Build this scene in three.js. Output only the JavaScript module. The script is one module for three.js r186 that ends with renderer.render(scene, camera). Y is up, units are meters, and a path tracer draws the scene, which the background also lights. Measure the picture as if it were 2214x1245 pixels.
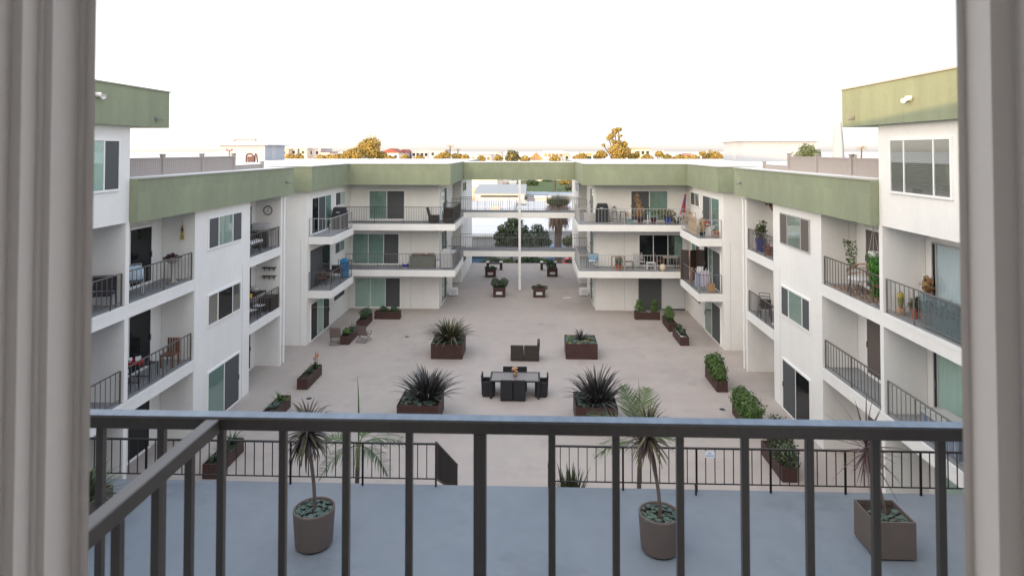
import * as THREE from 'three';
import { mergeGeometries, mergeVertices, toCreasedNormals } from 'three/addons/utils/BufferGeometryUtils.js';
import { RoundedBoxGeometry } from 'three/addons/geometries/RoundedBoxGeometry.js';

// ---------------------------------------------------------------- camera, sky, sun, exposure
const W = 1024, HH = 575, RAD = Math.PI / 180;
const scene = new THREE.Scene();
const camera = new THREE.PerspectiveCamera(2 * Math.atan(951 / 1360) / RAD, 2214 / 1902, 0.05, 6000);
camera.setViewOffset(2214, 1902, 0, 657, 2214, 1245);
camera.position.set(1.1, 10.25, 0);
camera.rotation.order = 'YXZ';
camera.rotation.set(1.3 * RAD, 2.0 * RAD, 0);
camera.focus = 26; camera.userData.fStop = 6.5;
scene.add(camera);
const renderer = new THREE.WebGLRenderer({ antialias: true });
renderer.setSize(W, HH);
renderer.toneMapping = THREE.LinearToneMapping;
renderer.toneMappingExposure = 1.0;
renderer.shadowMap.enabled = true;

const SUN = new THREE.Vector3(-0.6, 0.05, 0.8).normalize();
{
  const w = 512, h = 256, d = new Float32Array(w * h * 4);
  for (let j = 0; j < h; j++) for (let i = 0; i < w; i++) {
    const v = (j + 0.5) / h, el = (v - 0.5) * Math.PI, az = ((i + 0.5) / w - 0.5) * 2 * Math.PI;
    const x = Math.cos(el) * Math.cos(az), z = Math.cos(el) * Math.sin(az), y = Math.sin(el);
    const t = Math.max(0, y), hz = Math.exp(-t * 4.2);
    const sunAz = (x * SUN.x + z * SUN.z) / Math.hypot(x, z) / Math.hypot(SUN.x, SUN.z);
    const g = Math.pow(0.5 + 0.5 * sunAz, 2.2) * Math.exp(-t * 1.3), q = Math.pow(0.5 + 0.5 * sunAz, 2.5) * Math.exp(-t * 9);
    let c = [0.92 + 0.30 * hz, 1.08 + 0.18 * hz, 1.36 - 0.10 * hz];
    const band = Math.exp(-t * 13) * 0.9, K = [1.04, 0.965, 0.885]; c = c.map((v, k) => v + (K[k] - v) * band);
    c = [c[0] + 4.5 * g + 4.2 * q, c[1] + 3.75 * g + 2.9 * q, c[2] + 2.75 * g + 1.2 * q];
    if (y < -0.035) c = [0.5, 0.48, 0.46];
    const o = (j * w + i) * 4; d[o] = c[0]; d[o + 1] = c[1]; d[o + 2] = c[2]; d[o + 3] = 1;
  }
  const sky = new THREE.DataTexture(d, w, h, THREE.RGBAFormat, THREE.FloatType);
  sky.mapping = THREE.EquirectangularReflectionMapping; sky.magFilter = sky.minFilter = THREE.LinearFilter; sky.needsUpdate = true;
  scene.background = sky; scene.environment = sky;
}
const sun = new THREE.DirectionalLight(new THREE.Color().setRGB(1, 0.66, 0.32), 4.8);
sun.position.copy(SUN).multiplyScalar(300); sun.castShadow = true;
Object.assign(sun.shadow.camera, { left: -400, right: 400, top: 200, bottom: -200, near: 1, far: 1200 });
sun.shadow.mapSize.set(2048, 2048);
scene.add(sun, sun.target);

// ---------------------------------------------------------------- helpers
function rng(s) { return () => { s |= 0; s = s + 0x6D2B79F5 | 0; let t = Math.imul(s ^ s >>> 15, 1 | s); t = t + Math.imul(t ^ t >>> 7, 61 | t) ^ t; return ((t ^ t >>> 14) >>> 0) / 4294967296; }; }
let R = rng(7);
const rr = (a, b) => a + (b - a) * R();
const taken = {};
function numbered(n) { const k = taken[n] = (taken[n] ?? -1) + 1; return k ? n + '_' + String(k).padStart(3, '0') : n; }
function thing(name, label, category, pos = [0, 0, 0], turn = 0, group) {
  const o = new THREE.Group(); o.name = numbered(name); o.position.set(...pos); o.rotation.y = turn;
  o.userData = { label, category }; if (group) o.userData.group = group; scene.add(o); return o;
}
function copyOf(o, label, pos, turn = 0) { const c = o.clone(); c.name = numbered(o.name.replace(/_\d+$/, '')); c.position.set(...pos); c.rotation.y = turn; c.userData = { ...o.userData, label }; scene.add(c); return c; }
function boxUV(g) {
  if (g.index) g = g.toNonIndexed();
  const p = g.attributes.position, n = p.count, uv = new Float32Array(n * 2);
  if (!g.attributes.normal) g.computeVertexNormals();
  const a = new THREE.Vector3(), b = new THREE.Vector3(), c = new THREE.Vector3();
  for (let i = 0; i < n; i += 3) {
    a.fromBufferAttribute(p, i); b.fromBufferAttribute(p, i + 1); c.fromBufferAttribute(p, i + 2);
    const nn = b.clone().sub(a).cross(c.clone().sub(a)), x = Math.abs(nn.x), y = Math.abs(nn.y), z = Math.abs(nn.z);
    [a, b, c].forEach((q, k) => { const o = (i + k) * 2; if (y >= x && y >= z) { uv[o] = q.x; uv[o + 1] = q.z; } else if (x >= z) { uv[o] = q.z; uv[o + 1] = q.y; } else { uv[o] = q.x; uv[o + 1] = q.y; } });
  }
  g.setAttribute('uv', new THREE.BufferAttribute(uv, 2));
  for (const k of Object.keys(g.attributes)) if (!['position', 'normal', 'uv'].includes(k)) g.deleteAttribute(k);
  return g;
}
const V = (x, y, z) => new THREE.Vector3(x, y, z);
const bev = {};
function bevelBox(sx, sy, sz, r) {           // chamfered box, 44 triangles
  const k = [sx, sy, sz, r].map((v) => v.toFixed(4)).join();
  if (bev[k]) return bev[k].clone();
  const g = new RoundedBoxGeometry(sx, sy, sz, 1, Math.min(r, sx / 2.1, sy / 2.1, sz / 2.1));
  return (bev[k] = g).clone();
}
class MB {
  constructor() { this.g = []; }
  add(g, m) { g = g.clone(); if (m) g.applyMatrix4(m); this.g.push(boxUV(g)); return this; }
  box(x0, y0, z0, x1, y1, z1) { const g = new THREE.BoxGeometry(Math.abs(x1 - x0), Math.abs(y1 - y0), Math.abs(z1 - z0)); g.translate((x0 + x1) / 2, (y0 + y1) / 2, (z0 + z1) / 2); this.g.push(boxUV(g)); return this; }
  rbox(cx, cy, cz, sx, sy, sz, r = 0.01, rot) { const g = bevelBox(sx, sy, sz, r); if (rot) g.applyMatrix4(new THREE.Matrix4().makeRotationFromEuler(new THREE.Euler(...rot))); g.translate(cx, cy, cz); this.g.push(boxUV(g)); return this; }
  bar(p, q, w, h = w) {                       // square bar from p to q
    const a = V(...p), b = V(...q), l = a.distanceTo(b), g = new THREE.BoxGeometry(w, h, l);
    const m = new THREE.Matrix4().lookAt(b, a, Math.abs(b.y - a.y) > 0.98 * l ? V(0, 0, 1) : V(0, 1, 0)); g.applyMatrix4(m);
    g.translate((a.x + b.x) / 2, (a.y + b.y) / 2, (a.z + b.z) / 2); this.g.push(boxUV(g)); return this;
  }
  tube(p, q, r0, r1 = r0, n = 8) {
    const a = V(...p), b = V(...q), l = a.distanceTo(b), g = new THREE.CylinderGeometry(r1, r0, l, n, 1);
    g.applyQuaternion(new THREE.Quaternion().setFromUnitVectors(V(0, 1, 0), b.clone().sub(a).normalize()));
    g.translate((a.x + b.x) / 2, (a.y + b.y) / 2, (a.z + b.z) / 2); this.g.push(boxUV(g)); return this;
  }
  curve(pts, r, n = 16, k = 6) { this.g.push(boxUV(new THREE.TubeGeometry(new THREE.CatmullRomCurve3(pts.map((p) => V(...p))), n, r, k))); return this; }
  lathe(prof, n = 20, cx = 0, cy = 0, cz = 0) { const g = new THREE.LatheGeometry(prof.map((p) => new THREE.Vector2(...p)), n); g.translate(cx, cy, cz); this.g.push(boxUV(g)); return this; }
  ball(cx, cy, cz, rx, ry = rx, rz = rx, n = 10) { const g = new THREE.SphereGeometry(1, n, Math.ceil(n * 0.7)); g.scale(rx, ry, rz); g.translate(cx, cy, cz); this.g.push(boxUV(g)); return this; }
  build(name, mat, parent, label) {
    const m = new THREE.Mesh(this.g.length > 1 ? mergeGeometries(this.g) : this.g[0], mat);
    m.name = parent === scene ? numbered(name) : name; m.castShadow = m.receiveShadow = true; if (label) m.userData.label = label; parent.add(m); return m;
  }
  geo() { return this.g.length > 1 ? mergeGeometries(this.g) : this.g[0]; }
}
function mesh(name, geo, mat, parent, pos, rot, scl) {
  const m = new THREE.Mesh(geo, mat); m.name = name; m.castShadow = m.receiveShadow = true;
  if (pos) m.position.set(...pos); if (rot) m.rotation.set(...rot); if (scl) m.scale.set(...(Array.isArray(scl) ? scl : [scl, scl, scl])); parent.add(m); return m;
}
function structure(name, mb, mat) { const m = mb.build(name, mat, scene); m.userData.kind = 'structure'; return m; }
function stuff(m) { m.userData.kind = 'stuff'; return m; }

// ---------------------------------------------------------------- procedural textures and materials
function lattice(n, s) { const q = rng(s), a = new Float32Array(n * n); for (let i = 0; i < a.length; i++) a[i] = q(); return a; }
function vnoise(L, n, x, y) {                 // tileable value noise, x and y in 0..1
  x = ((x % 1) + 1) % 1 * n; y = ((y % 1) + 1) % 1 * n; const i = Math.floor(x), j = Math.floor(y); let u = x - i, v = y - j; u = u * u * (3 - 2 * u); v = v * v * (3 - 2 * v);
  const a = L[(j % n) * n + i % n], b = L[(j % n) * n + (i + 1) % n], c = L[((j + 1) % n) * n + i % n], d = L[((j + 1) % n) * n + (i + 1) % n];
  return a + (b - a) * u + (c - a) * v + (a - b - c + d) * u * v;
}
const OCT = [4, 8, 16, 32, 64, 128].map((n, i) => [n, lattice(n, 100 + i)]);
const fb = (x, y, a = 0, b = 6) => { let s = 0, w = 0, k = 1; for (let i = a; i < b; i++) { s += k * vnoise(OCT[i][1], OCT[i][0], x + i * 0.13, y + i * 0.31); w += k; k *= 0.6; } return s / w; };
function tex(n, metres, fn, srgb) {
  const d = new Uint8Array(n * n * 4);
  for (let j = 0; j < n; j++) for (let i = 0; i < n; i++) { const c = fn(i / n, j / n), o = (j * n + i) * 4; for (let k = 0; k < 3; k++) { let v = Math.min(1, Math.max(0, c[k] ?? c)); if (srgb) v = v <= 0.0031308 ? v * 12.92 : 1.055 * Math.pow(v, 1 / 2.4) - 0.055; d[o + k] = Math.round(v * 255); } d[o + 3] = 255; }
  const t = new THREE.DataTexture(d, n, n); t.wrapS = t.wrapT = THREE.RepeatWrapping; t.magFilter = THREE.LinearFilter; t.minFilter = THREE.LinearMipmapLinearFilter; t.generateMipmaps = true;
  t.repeat.set(1 / metres, 1 / metres); if (srgb) t.colorSpace = THREE.SRGBColorSpace; t.needsUpdate = true; return t;
}
const C = (r, g, b) => new THREE.Color().setRGB(r, g, b);
const S = (r, g, b, rough = 0.8, o = {}) => new THREE.MeshStandardMaterial({ color: C(r, g, b), roughness: rough, side: THREE.DoubleSide, ...o });
const bumpFine = tex(512, 1.6, (x, y) => 0.5 + 0.9 * (fb(x, y, 2, 6) - 0.5));
const mottle = (r, g, b, amp, metres, seed, streak = 0) => tex(512, metres, (x, y) => {
  const u = x + seed * 0.37, m = fb(u, y, 0, 6) - 0.5, f = fb(u * 3, y * 3, 3, 6) - 0.5, s = streak ? fb(u * 4, y * 0.5 + 0.2, 1, 4) - 0.5 : 0;
  const k = 1 + amp * 2 * m + amp * 0.7 * f + streak * s; return [r * k, g * (k + amp * 0.15 * m), b * (k - amp * 0.2 * m)];
}, true);
const M = {};
M.stucco = new THREE.MeshStandardMaterial({ map: mottle(0.79, 0.785, 0.765, 0.075, 7, 1, 0.055), bumpMap: bumpFine, bumpScale: 0.004, roughness: 0.92 });
M.recess = new THREE.MeshStandardMaterial({ map: mottle(0.80, 0.79, 0.775, 0.06, 5, 2, 0.05), bumpMap: bumpFine, bumpScale: 0.004, roughness: 0.92 });
M.sage = new THREE.MeshStandardMaterial({ map: mottle(0.25, 0.282, 0.19, 0.14, 9, 3, 0.20), bumpMap: bumpFine, bumpScale: 0.004, roughness: 0.9 });
M.cap = S(0.40, 0.40, 0.36, 0.6);
M.roof = new THREE.MeshStandardMaterial({ map: mottle(0.80, 0.80, 0.80, 0.08, 8, 4), roughness: 0.9 });
M.court = new THREE.MeshStandardMaterial({
  map: tex(1024, 30, (x, y) => { const m = fb(x, y, 0, 6) - 0.5, f = fb(x * 4, y * 4, 2, 6) - 0.5, st = Math.max(0, fb(x * 1.7 + 0.3, y * 1.3, 1, 6) - 0.58) * 1.6, sp = Math.max(0, 0.33 - fb(x * 2 + 0.7, y * 2, 2, 6)) * 1.2; const br = fb(x * 0.5, y * 5, 1, 5) - 0.5, tr = fb(x * 6, y * 1.2, 1, 5) - 0.5; const k = 1 + 0.14 * m + 0.09 * f + 0.09 * br + 0.05 * tr - st * 0.3 - sp * 0.5; return [0.40 * k + 0.03 * f, 0.352 * k, 0.322 * k - 0.02 * m]; }, true),
  bumpMap: bumpFine, bumpScale: 0.003, roughness: 0.78 });
M.terrace = new THREE.MeshStandardMaterial({ map: tex(1024, 14, (x, y) => { const m = fb(x, y, 0, 6) - 0.5, f = fb(x * 3, y * 3, 2, 6) - 0.5, st = Math.max(0, fb(x * 1.4, y * 1.9, 1, 6) - 0.57); const k = 1 + 0.2 * m + 0.14 * f - st * 0.9; return [0.178 * k + 0.02 * m, 0.205 * k, 0.237 * k - 0.02 * m]; }, true), bumpMap: bumpFine, bumpScale: 0.003, roughness: 0.72 });
M.deck = new THREE.MeshStandardMaterial({ map: mottle(0.27, 0.28, 0.29, 0.2, 4, 5), roughness: 0.85 });
M.deckBrown = new THREE.MeshStandardMaterial({ map: mottle(0.24, 0.19, 0.165, 0.2, 4, 6), roughness: 0.85 });
M.white = S(0.82, 0.82, 0.82, 0.45);
M.rail = S(0.115, 0.10, 0.095, 0.45);
M.railGrey = S(0.16, 0.155, 0.155, 0.5);
M.railDark = S(0.035, 0.035, 0.038, 0.4);
M.railLight = S(0.38, 0.37, 0.37, 0.5);
M.railBrown = S(0.018, 0.014, 0.013, 0.5);
M.bronze = new THREE.MeshPhysicalMaterial({ map: mottle(0.058, 0.046, 0.036, 0.3, 0.5, 8, 0.4), roughness: 0.5, clearcoat: 0.5, clearcoatRoughness: 0.3, bumpMap: bumpFine, bumpScale: 0.0006 });
M.glass = new THREE.MeshPhysicalMaterial({ color: C(0.90, 0.965, 0.945), transmission: 1, thickness: 0, roughness: 0.0, ior: 1.5 });
M.glassClear = new THREE.MeshPhysicalMaterial({ color: C(0.95, 0.97, 0.97), transmission: 1, thickness: 0, roughness: 0.0, ior: 1.6 });
M.glassDim = new THREE.MeshPhysicalMaterial({ color: C(0.012, 0.015, 0.017), roughness: 0.06, specularIntensity: 0.45 });
M.dark = S(0.022, 0.025, 0.028, 0.5);
M.screen = S(0.075, 0.082, 0.088, 0.65);
M.screenBrown = S(0.12, 0.10, 0.09, 0.6);
M.curtain = S(0.50, 0.56, 0.54, 0.9);
M.curtainTeal = S(0.26, 0.315, 0.30, 0.8);
M.darkBlind = S(0.06, 0.075, 0.07, 0.7);
M.blind = S(0.26, 0.255, 0.235, 0.7);
M.drape = S(0.52, 0.60, 0.66, 0.9);
M.sheer = S(0.60, 0.61, 0.62, 0.9);
M.paint = S(0.88, 0.87, 0.86, 0.9);
M.vinyl = new THREE.MeshStandardMaterial({ map: mottle(0.95, 0.86, 0.77, 0.05, 1.5, 9, 0.04), roughness: 0.5 });
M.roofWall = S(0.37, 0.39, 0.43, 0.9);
M.roofTrim = S(0.24, 0.21, 0.20, 0.9);
M.railSheen = new THREE.MeshStandardMaterial({ map: mottle(0.19, 0.225, 0.265, 0.2, 0.4, 14, 0.4), metalness: 0.9, roughness: 0.36 });  // bluish sky sheen put into the metal colour
M.taupeFence = S(0.36, 0.315, 0.295, 0.7);
M.corten = new THREE.MeshStandardMaterial({ map: mottle(0.060, 0.027, 0.023, 0.25, 1.6, 10, 0.2), roughness: 0.6 });
M.soil = new THREE.MeshStandardMaterial({ color: C(0.035, 0.026, 0.02), roughness: 1, bumpMap: bumpFine, bumpScale: 0.02 });
M.potGrey = new THREE.MeshStandardMaterial({ map: mottle(0.122, 0.096, 0.086, 0.12, 1.5, 11, 0.08), bumpMap: bumpFine, bumpScale: 0.0012, roughness: 0.75 });
M.wicker = new THREE.MeshStandardMaterial({ color: C(0.016, 0.017, 0.022), roughness: 0.6, bumpMap: tex(64, 0.12, (x, y) => 0.5 + 0.5 * Math.sin(x * Math.PI * 12) * Math.sin(y * Math.PI * 12)), bumpScale: 0.003 });
M.wickerBrown = new THREE.MeshStandardMaterial({ color: C(0.038, 0.03, 0.026), roughness: 0.65, bumpMap: M.wicker.bumpMap, bumpScale: 0.003 });
M.black = S(0.014, 0.015, 0.018, 0.5);
M.cover = S(0.022, 0.024, 0.03, 0.75);
M.steel = S(0.45, 0.45, 0.46, 0.35, { metalness: 0.6 });
M.grey = S(0.2, 0.2, 0.2, 0.7);
M.lightGrey = S(0.42, 0.42, 0.43, 0.7);
M.cloth = S(0.72, 0.72, 0.74, 0.9);
M.navy = S(0.02, 0.045, 0.075, 0.8);
M.blue = S(0.02, 0.20, 0.42, 0.5);
M.royal = S(0.02, 0.05, 0.25, 0.35);
M.red = S(0.38, 0.02, 0.03, 0.5);
M.orange = S(0.5, 0.17, 0.05, 0.6);
M.terracotta = S(0.32, 0.10, 0.055, 0.85);
M.wood = new THREE.MeshStandardMaterial({ map: mottle(0.17, 0.075, 0.04, 0.3, 0.8, 12, 0.5), roughness: 0.6 });
M.rattan = S(0.38, 0.235, 0.15, 0.7);
M.teal = S(0.12, 0.28, 0.30, 0.5);
M.maroon = S(0.055, 0.022, 0.04, 0.4);
M.stone = S(0.42, 0.40, 0.38, 0.9);
M.pink = S(0.6, 0.14, 0.12, 0.8);
M.straw = S(0.5, 0.36, 0.2, 0.9);
M.trunk = new THREE.MeshStandardMaterial({ map: mottle(0.14, 0.11, 0.095, 0.4, 0.5, 13, 0.3), roughness: 0.95 });
const leafM = (r, g, b, rough = 0.6) => new THREE.MeshPhysicalMaterial({ color: C(r, g, b), roughness: rough, transmission: 0.22, thickness: 0, side: THREE.DoubleSide });
const L = {
  flaxOlive: [leafM(0.085, 0.085, 0.04), leafM(0.12, 0.115, 0.055), leafM(0.055, 0.06, 0.032), leafM(0.10, 0.075, 0.05)],
  flaxPurple: [leafM(0.038, 0.032, 0.034), leafM(0.058, 0.05, 0.05), leafM(0.028, 0.026, 0.028), leafM(0.055, 0.058, 0.05)],
  cordPurple: [leafM(0.05, 0.03, 0.032), leafM(0.075, 0.055, 0.042), leafM(0.10, 0.105, 0.05), leafM(0.04, 0.028, 0.03)],
  cordGreen: [leafM(0.115, 0.12, 0.055), leafM(0.155, 0.15, 0.075), leafM(0.085, 0.08, 0.045), leafM(0.07, 0.04, 0.035)],
  cordRed: [leafM(0.09, 0.035, 0.04), leafM(0.13, 0.07, 0.065), leafM(0.06, 0.03, 0.035)],
  palm: [leafM(0.065, 0.115, 0.035), leafM(0.095, 0.145, 0.045), leafM(0.05, 0.085, 0.03)],
  box: [leafM(0.085, 0.17, 0.03), leafM(0.125, 0.22, 0.045), leafM(0.05, 0.10, 0.025)],
  dark: [leafM(0.028, 0.06, 0.025), leafM(0.042, 0.092, 0.034), leafM(0.055, 0.11, 0.04)],
  blueGreen: [leafM(0.115, 0.18, 0.16), leafM(0.15, 0.225, 0.195), leafM(0.08, 0.13, 0.115), leafM(0.12, 0.19, 0.14)],
  olive: [leafM(0.075, 0.09, 0.04), leafM(0.11, 0.13, 0.055), leafM(0.05, 0.06, 0.03)],
  vivid: [leafM(0.06, 0.26, 0.03), leafM(0.09, 0.33, 0.04)],
  autumn: [leafM(0.45, 0.28, 0.12), leafM(0.5, 0.2, 0.1), leafM(0.4, 0.33, 0.16)],
  tree: [leafM(0.40, 0.29, 0.07), leafM(0.5, 0.38, 0.09), leafM(0.27, 0.19, 0.055)],  // gold of the low sun is mixed into these far leaf colours
};
// ---------------------------------------------------------------- ground, courtyard, terrace
{
  const g = new THREE.CircleGeometry(400, 64); g.rotateX(-Math.PI / 2); g.translate(0, -3, -60);
  const m = new THREE.Mesh(g, new THREE.MeshStandardMaterial({ map: mottle(0.42, 0.37, 0.31, 0.25, 160, 20), roughness: 1 })); m.name = 'ground'; m.receiveShadow = true; m.userData.kind = 'structure'; scene.add(m);
  const sg = new THREE.RingGeometry(396, 5600, 64, 1); sg.rotateX(-Math.PI / 2); sg.translate(0, -3.4, -60); const sm = new THREE.Mesh(sg, new THREE.MeshStandardMaterial({ color: C(0.74, 0.73, 0.71), roughness: 0.5 })); sm.name = 'sea'; sm.userData.kind = 'structure'; sm.receiveShadow = true; scene.add(sm);  // pale sea colour stands in for bright haze and reflected sky
  structure('courtyard', new MB().box(-27, -3.2, 2, 27, 0, -57.4), M.court);
  structure('terrace', new MB().box(-10.98, 2.5, -0.96, 10.98, 2.8, -14.12).box(-10.98, 0.004, -13.8, -1.15, 2.5, -14.0).box(1.55, 0.004, -13.8, 10.98, 2.5, -14.0), M.terrace);
}
// ---------------------------------------------------------------- windows, doors and railings
const foldGeo = {};
function folds(w, h, n, amp) {
  const k = [w.toFixed(2), h.toFixed(2), n, amp].join(); if (foldGeo[k]) return foldGeo[k];
  const g = new THREE.PlaneGeometry(w, h, Math.max(4, Math.round(n * 6)), 1), p = g.attributes.position;
  for (let i = 0; i < p.count; i++) { const x = p.getX(i); p.setZ(i, amp * (Math.sin((x / w) * n * 2 * Math.PI) + 0.4 * Math.sin((x / w) * n * 4.7 + 1))); }
  g.computeVertexNormals(); return (foldGeo[k] = g);
}
function opening(kind, parent, w, h, panels, o = {}) {      // local x across, y up from the sill, z out of the wall
  const g = new THREE.Group(); g.name = kind; parent.add(g);
  const f = o.frame ?? 0.065, fm = o.mat ?? M.white, proud = o.proud ?? 0.05, fb_ = o.sill ?? f;
  const fr = new MB(); fr.box(-w / 2, 0, 0, w / 2, fb_, proud).box(-w / 2, h - f, 0, w / 2, h, proud).box(-w / 2, fb_, 0, -w / 2 + f, h - f, proud).box(w / 2 - f, fb_, 0, w / 2, h - f, proud);
  const tot = panels.reduce((s, p) => s + p[0], 0), iw = w - 2 * f; let x = -w / 2 + f;
  panels.forEach(([q, k], i) => {
    const pw = iw * q / tot, e = 0.045, x0 = x + (i ? e / 2 : 0.002), x1 = x + pw - (i < panels.length - 1 ? e / 2 : 0.002), cx = (x0 + x1) / 2, cw = x1 - x0, y0 = fb_ + 0.002, y1 = h - f - 0.002, ch = y1 - y0, cy = (y0 + y1) / 2;
    if (i) fr.box(x - e / 2, fb_, 0.004, x + e / 2, h - f, proud - 0.006);
    x += pw;
    const back = (mat, z = 0.006) => mesh('backing', new THREE.BoxGeometry(cw, ch, 0.004), mat, g, [cx, cy, z]);
    const pane = (mat = M.glass) => mesh('pane', new THREE.BoxGeometry(cw, ch, 0.003), mat, g, [cx, cy, proud - 0.016]);
    const clo = (mat, n, part = 1, side = -1, nm = 'curtain') => mesh(nm, folds(cw * part, ch - 0.02, n, 0.006), mat, g, [cx + side * cw * (1 - part) / 2, cy, 0.019]);
    if (k === 's') mesh('insect_screen', new THREE.BoxGeometry(cw, ch, 0.004), M.screen, g, [cx, cy, proud - 0.02]);
    else if (k === 'S') mesh('insect_screen', new THREE.BoxGeometry(cw, ch, 0.004), M.screenBrown, g, [cx, cy, proud - 0.02]);
    else if (k === 'sheet') mesh('sheet', new THREE.BoxGeometry(cw, ch - 0.1, 0.006), M.sheer, g, [cx, cy + 0.05, 0.02]), back(M.dark);
    else if (k === 'c') { back(M.dark); clo(M.curtain, 9 * cw); pane(); }
    else if (k === 'v') { back(M.dark); clo(M.blind, 11 * cw, 1, 1, 'vertical_blind'); pane(); }
    else if (k === 'V') { back(M.dark); clo(M.darkBlind, 8 * cw, 0.7, -1, 'vertical_blind'); }
    else if (k === 't') { back(M.dark); clo(M.curtainTeal, 7 * cw); pane(); }
    else if (k === 'h') { back(M.dark); clo(M.curtainTeal, 7 * cw, 0.55, 1); pane(); }
    else if (k === 'w') { back(M.dark); clo(M.drape, 6 * cw); pane(M.glassClear); }
    else if (k === 'b') { back(M.dark); const s = new MB(); for (let y = y0 + 0.02; y < y1 - 0.03; y += 0.05) s.rbox(cx, y + 0.02, 0.02, cw - 0.02, 0.044, 0.003, 0.001, [0.35, 0, 0]); stuff(s.build('blind_slats', M.blind, g)); pane(M.glassClear); }
    else { back(M.dark); pane(M.glassDim); }
  });
  fr.build('frame', fm, g);
  if (kind === 'sliding_door') mesh('handle', bevelBox(0.025, 0.2, 0.03, 0.008), M.railGrey, g, [o.handle ?? w / 2 - f - 0.03, 1.0, proud + 0.012]);
  return g;
}
const place = (g, x, y, z, turn = 0) => { g.position.set(x, y, z); g.rotation.y = turn; return g; };
function railing(parent, pts, y, o = {}) {
  const g = new THREE.Group(); g.name = o.name ?? 'railing'; parent.add(g);
  const h = o.h ?? 0.96, mat = o.mat ?? M.rail, sp = o.sp ?? 0.21, bw = o.bw ?? 0.016, tr = new MB(), br = new MB(), all = new MB(), base = o.base ?? 0.11;
  const bg = new THREE.BoxGeometry(bw, h - base - 0.04, bw), pg = new THREE.BoxGeometry(bw * 2.1, h - 0.03, bw * 2.1);
  for (let i = 0; i + 1 < pts.length; i++) {
    const a = V(pts[i][0], 0, pts[i][1]), b = V(pts[i + 1][0], 0, pts[i + 1][1]), l = a.distanceTo(b), n = Math.max(2, Math.round(l / sp));
    tr.bar([a.x, y + h - 0.015, a.z], [b.x, y + h - 0.015, b.z], o.tw ?? 0.045, 0.03); br.bar([a.x, y + base, a.z], [b.x, y + base, b.z], 0.025, 0.02);
    const every = o.posts ?? 8;
    for (let k = 0; k <= n; k++) {
      if (k === n && i + 2 < pts.length) continue;
      const p = a.clone().lerp(b, k / n), post = k === 0 || k === n || (k % every === 0 && n - k > every / 2);
      if (post) mesh('post', pg, mat, g, [p.x, y + (h - 0.03) / 2 + 0.002, p.z]);
      else if (o.merged) { const q = bg.clone(); q.translate(p.x, y + base + (h - base - 0.04) / 2 + 0.01, p.z); all.add(q); }
      else mesh('baluster', bg, mat, g, [p.x, y + base + (h - base - 0.04) / 2 + 0.01, p.z]);
    }
  }
  tr.build('top_rail', mat, g); br.build('bottom_rail', mat, g);
  if (all.g.length) stuff(all.build('balusters', mat, g));
  return g;
}
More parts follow.
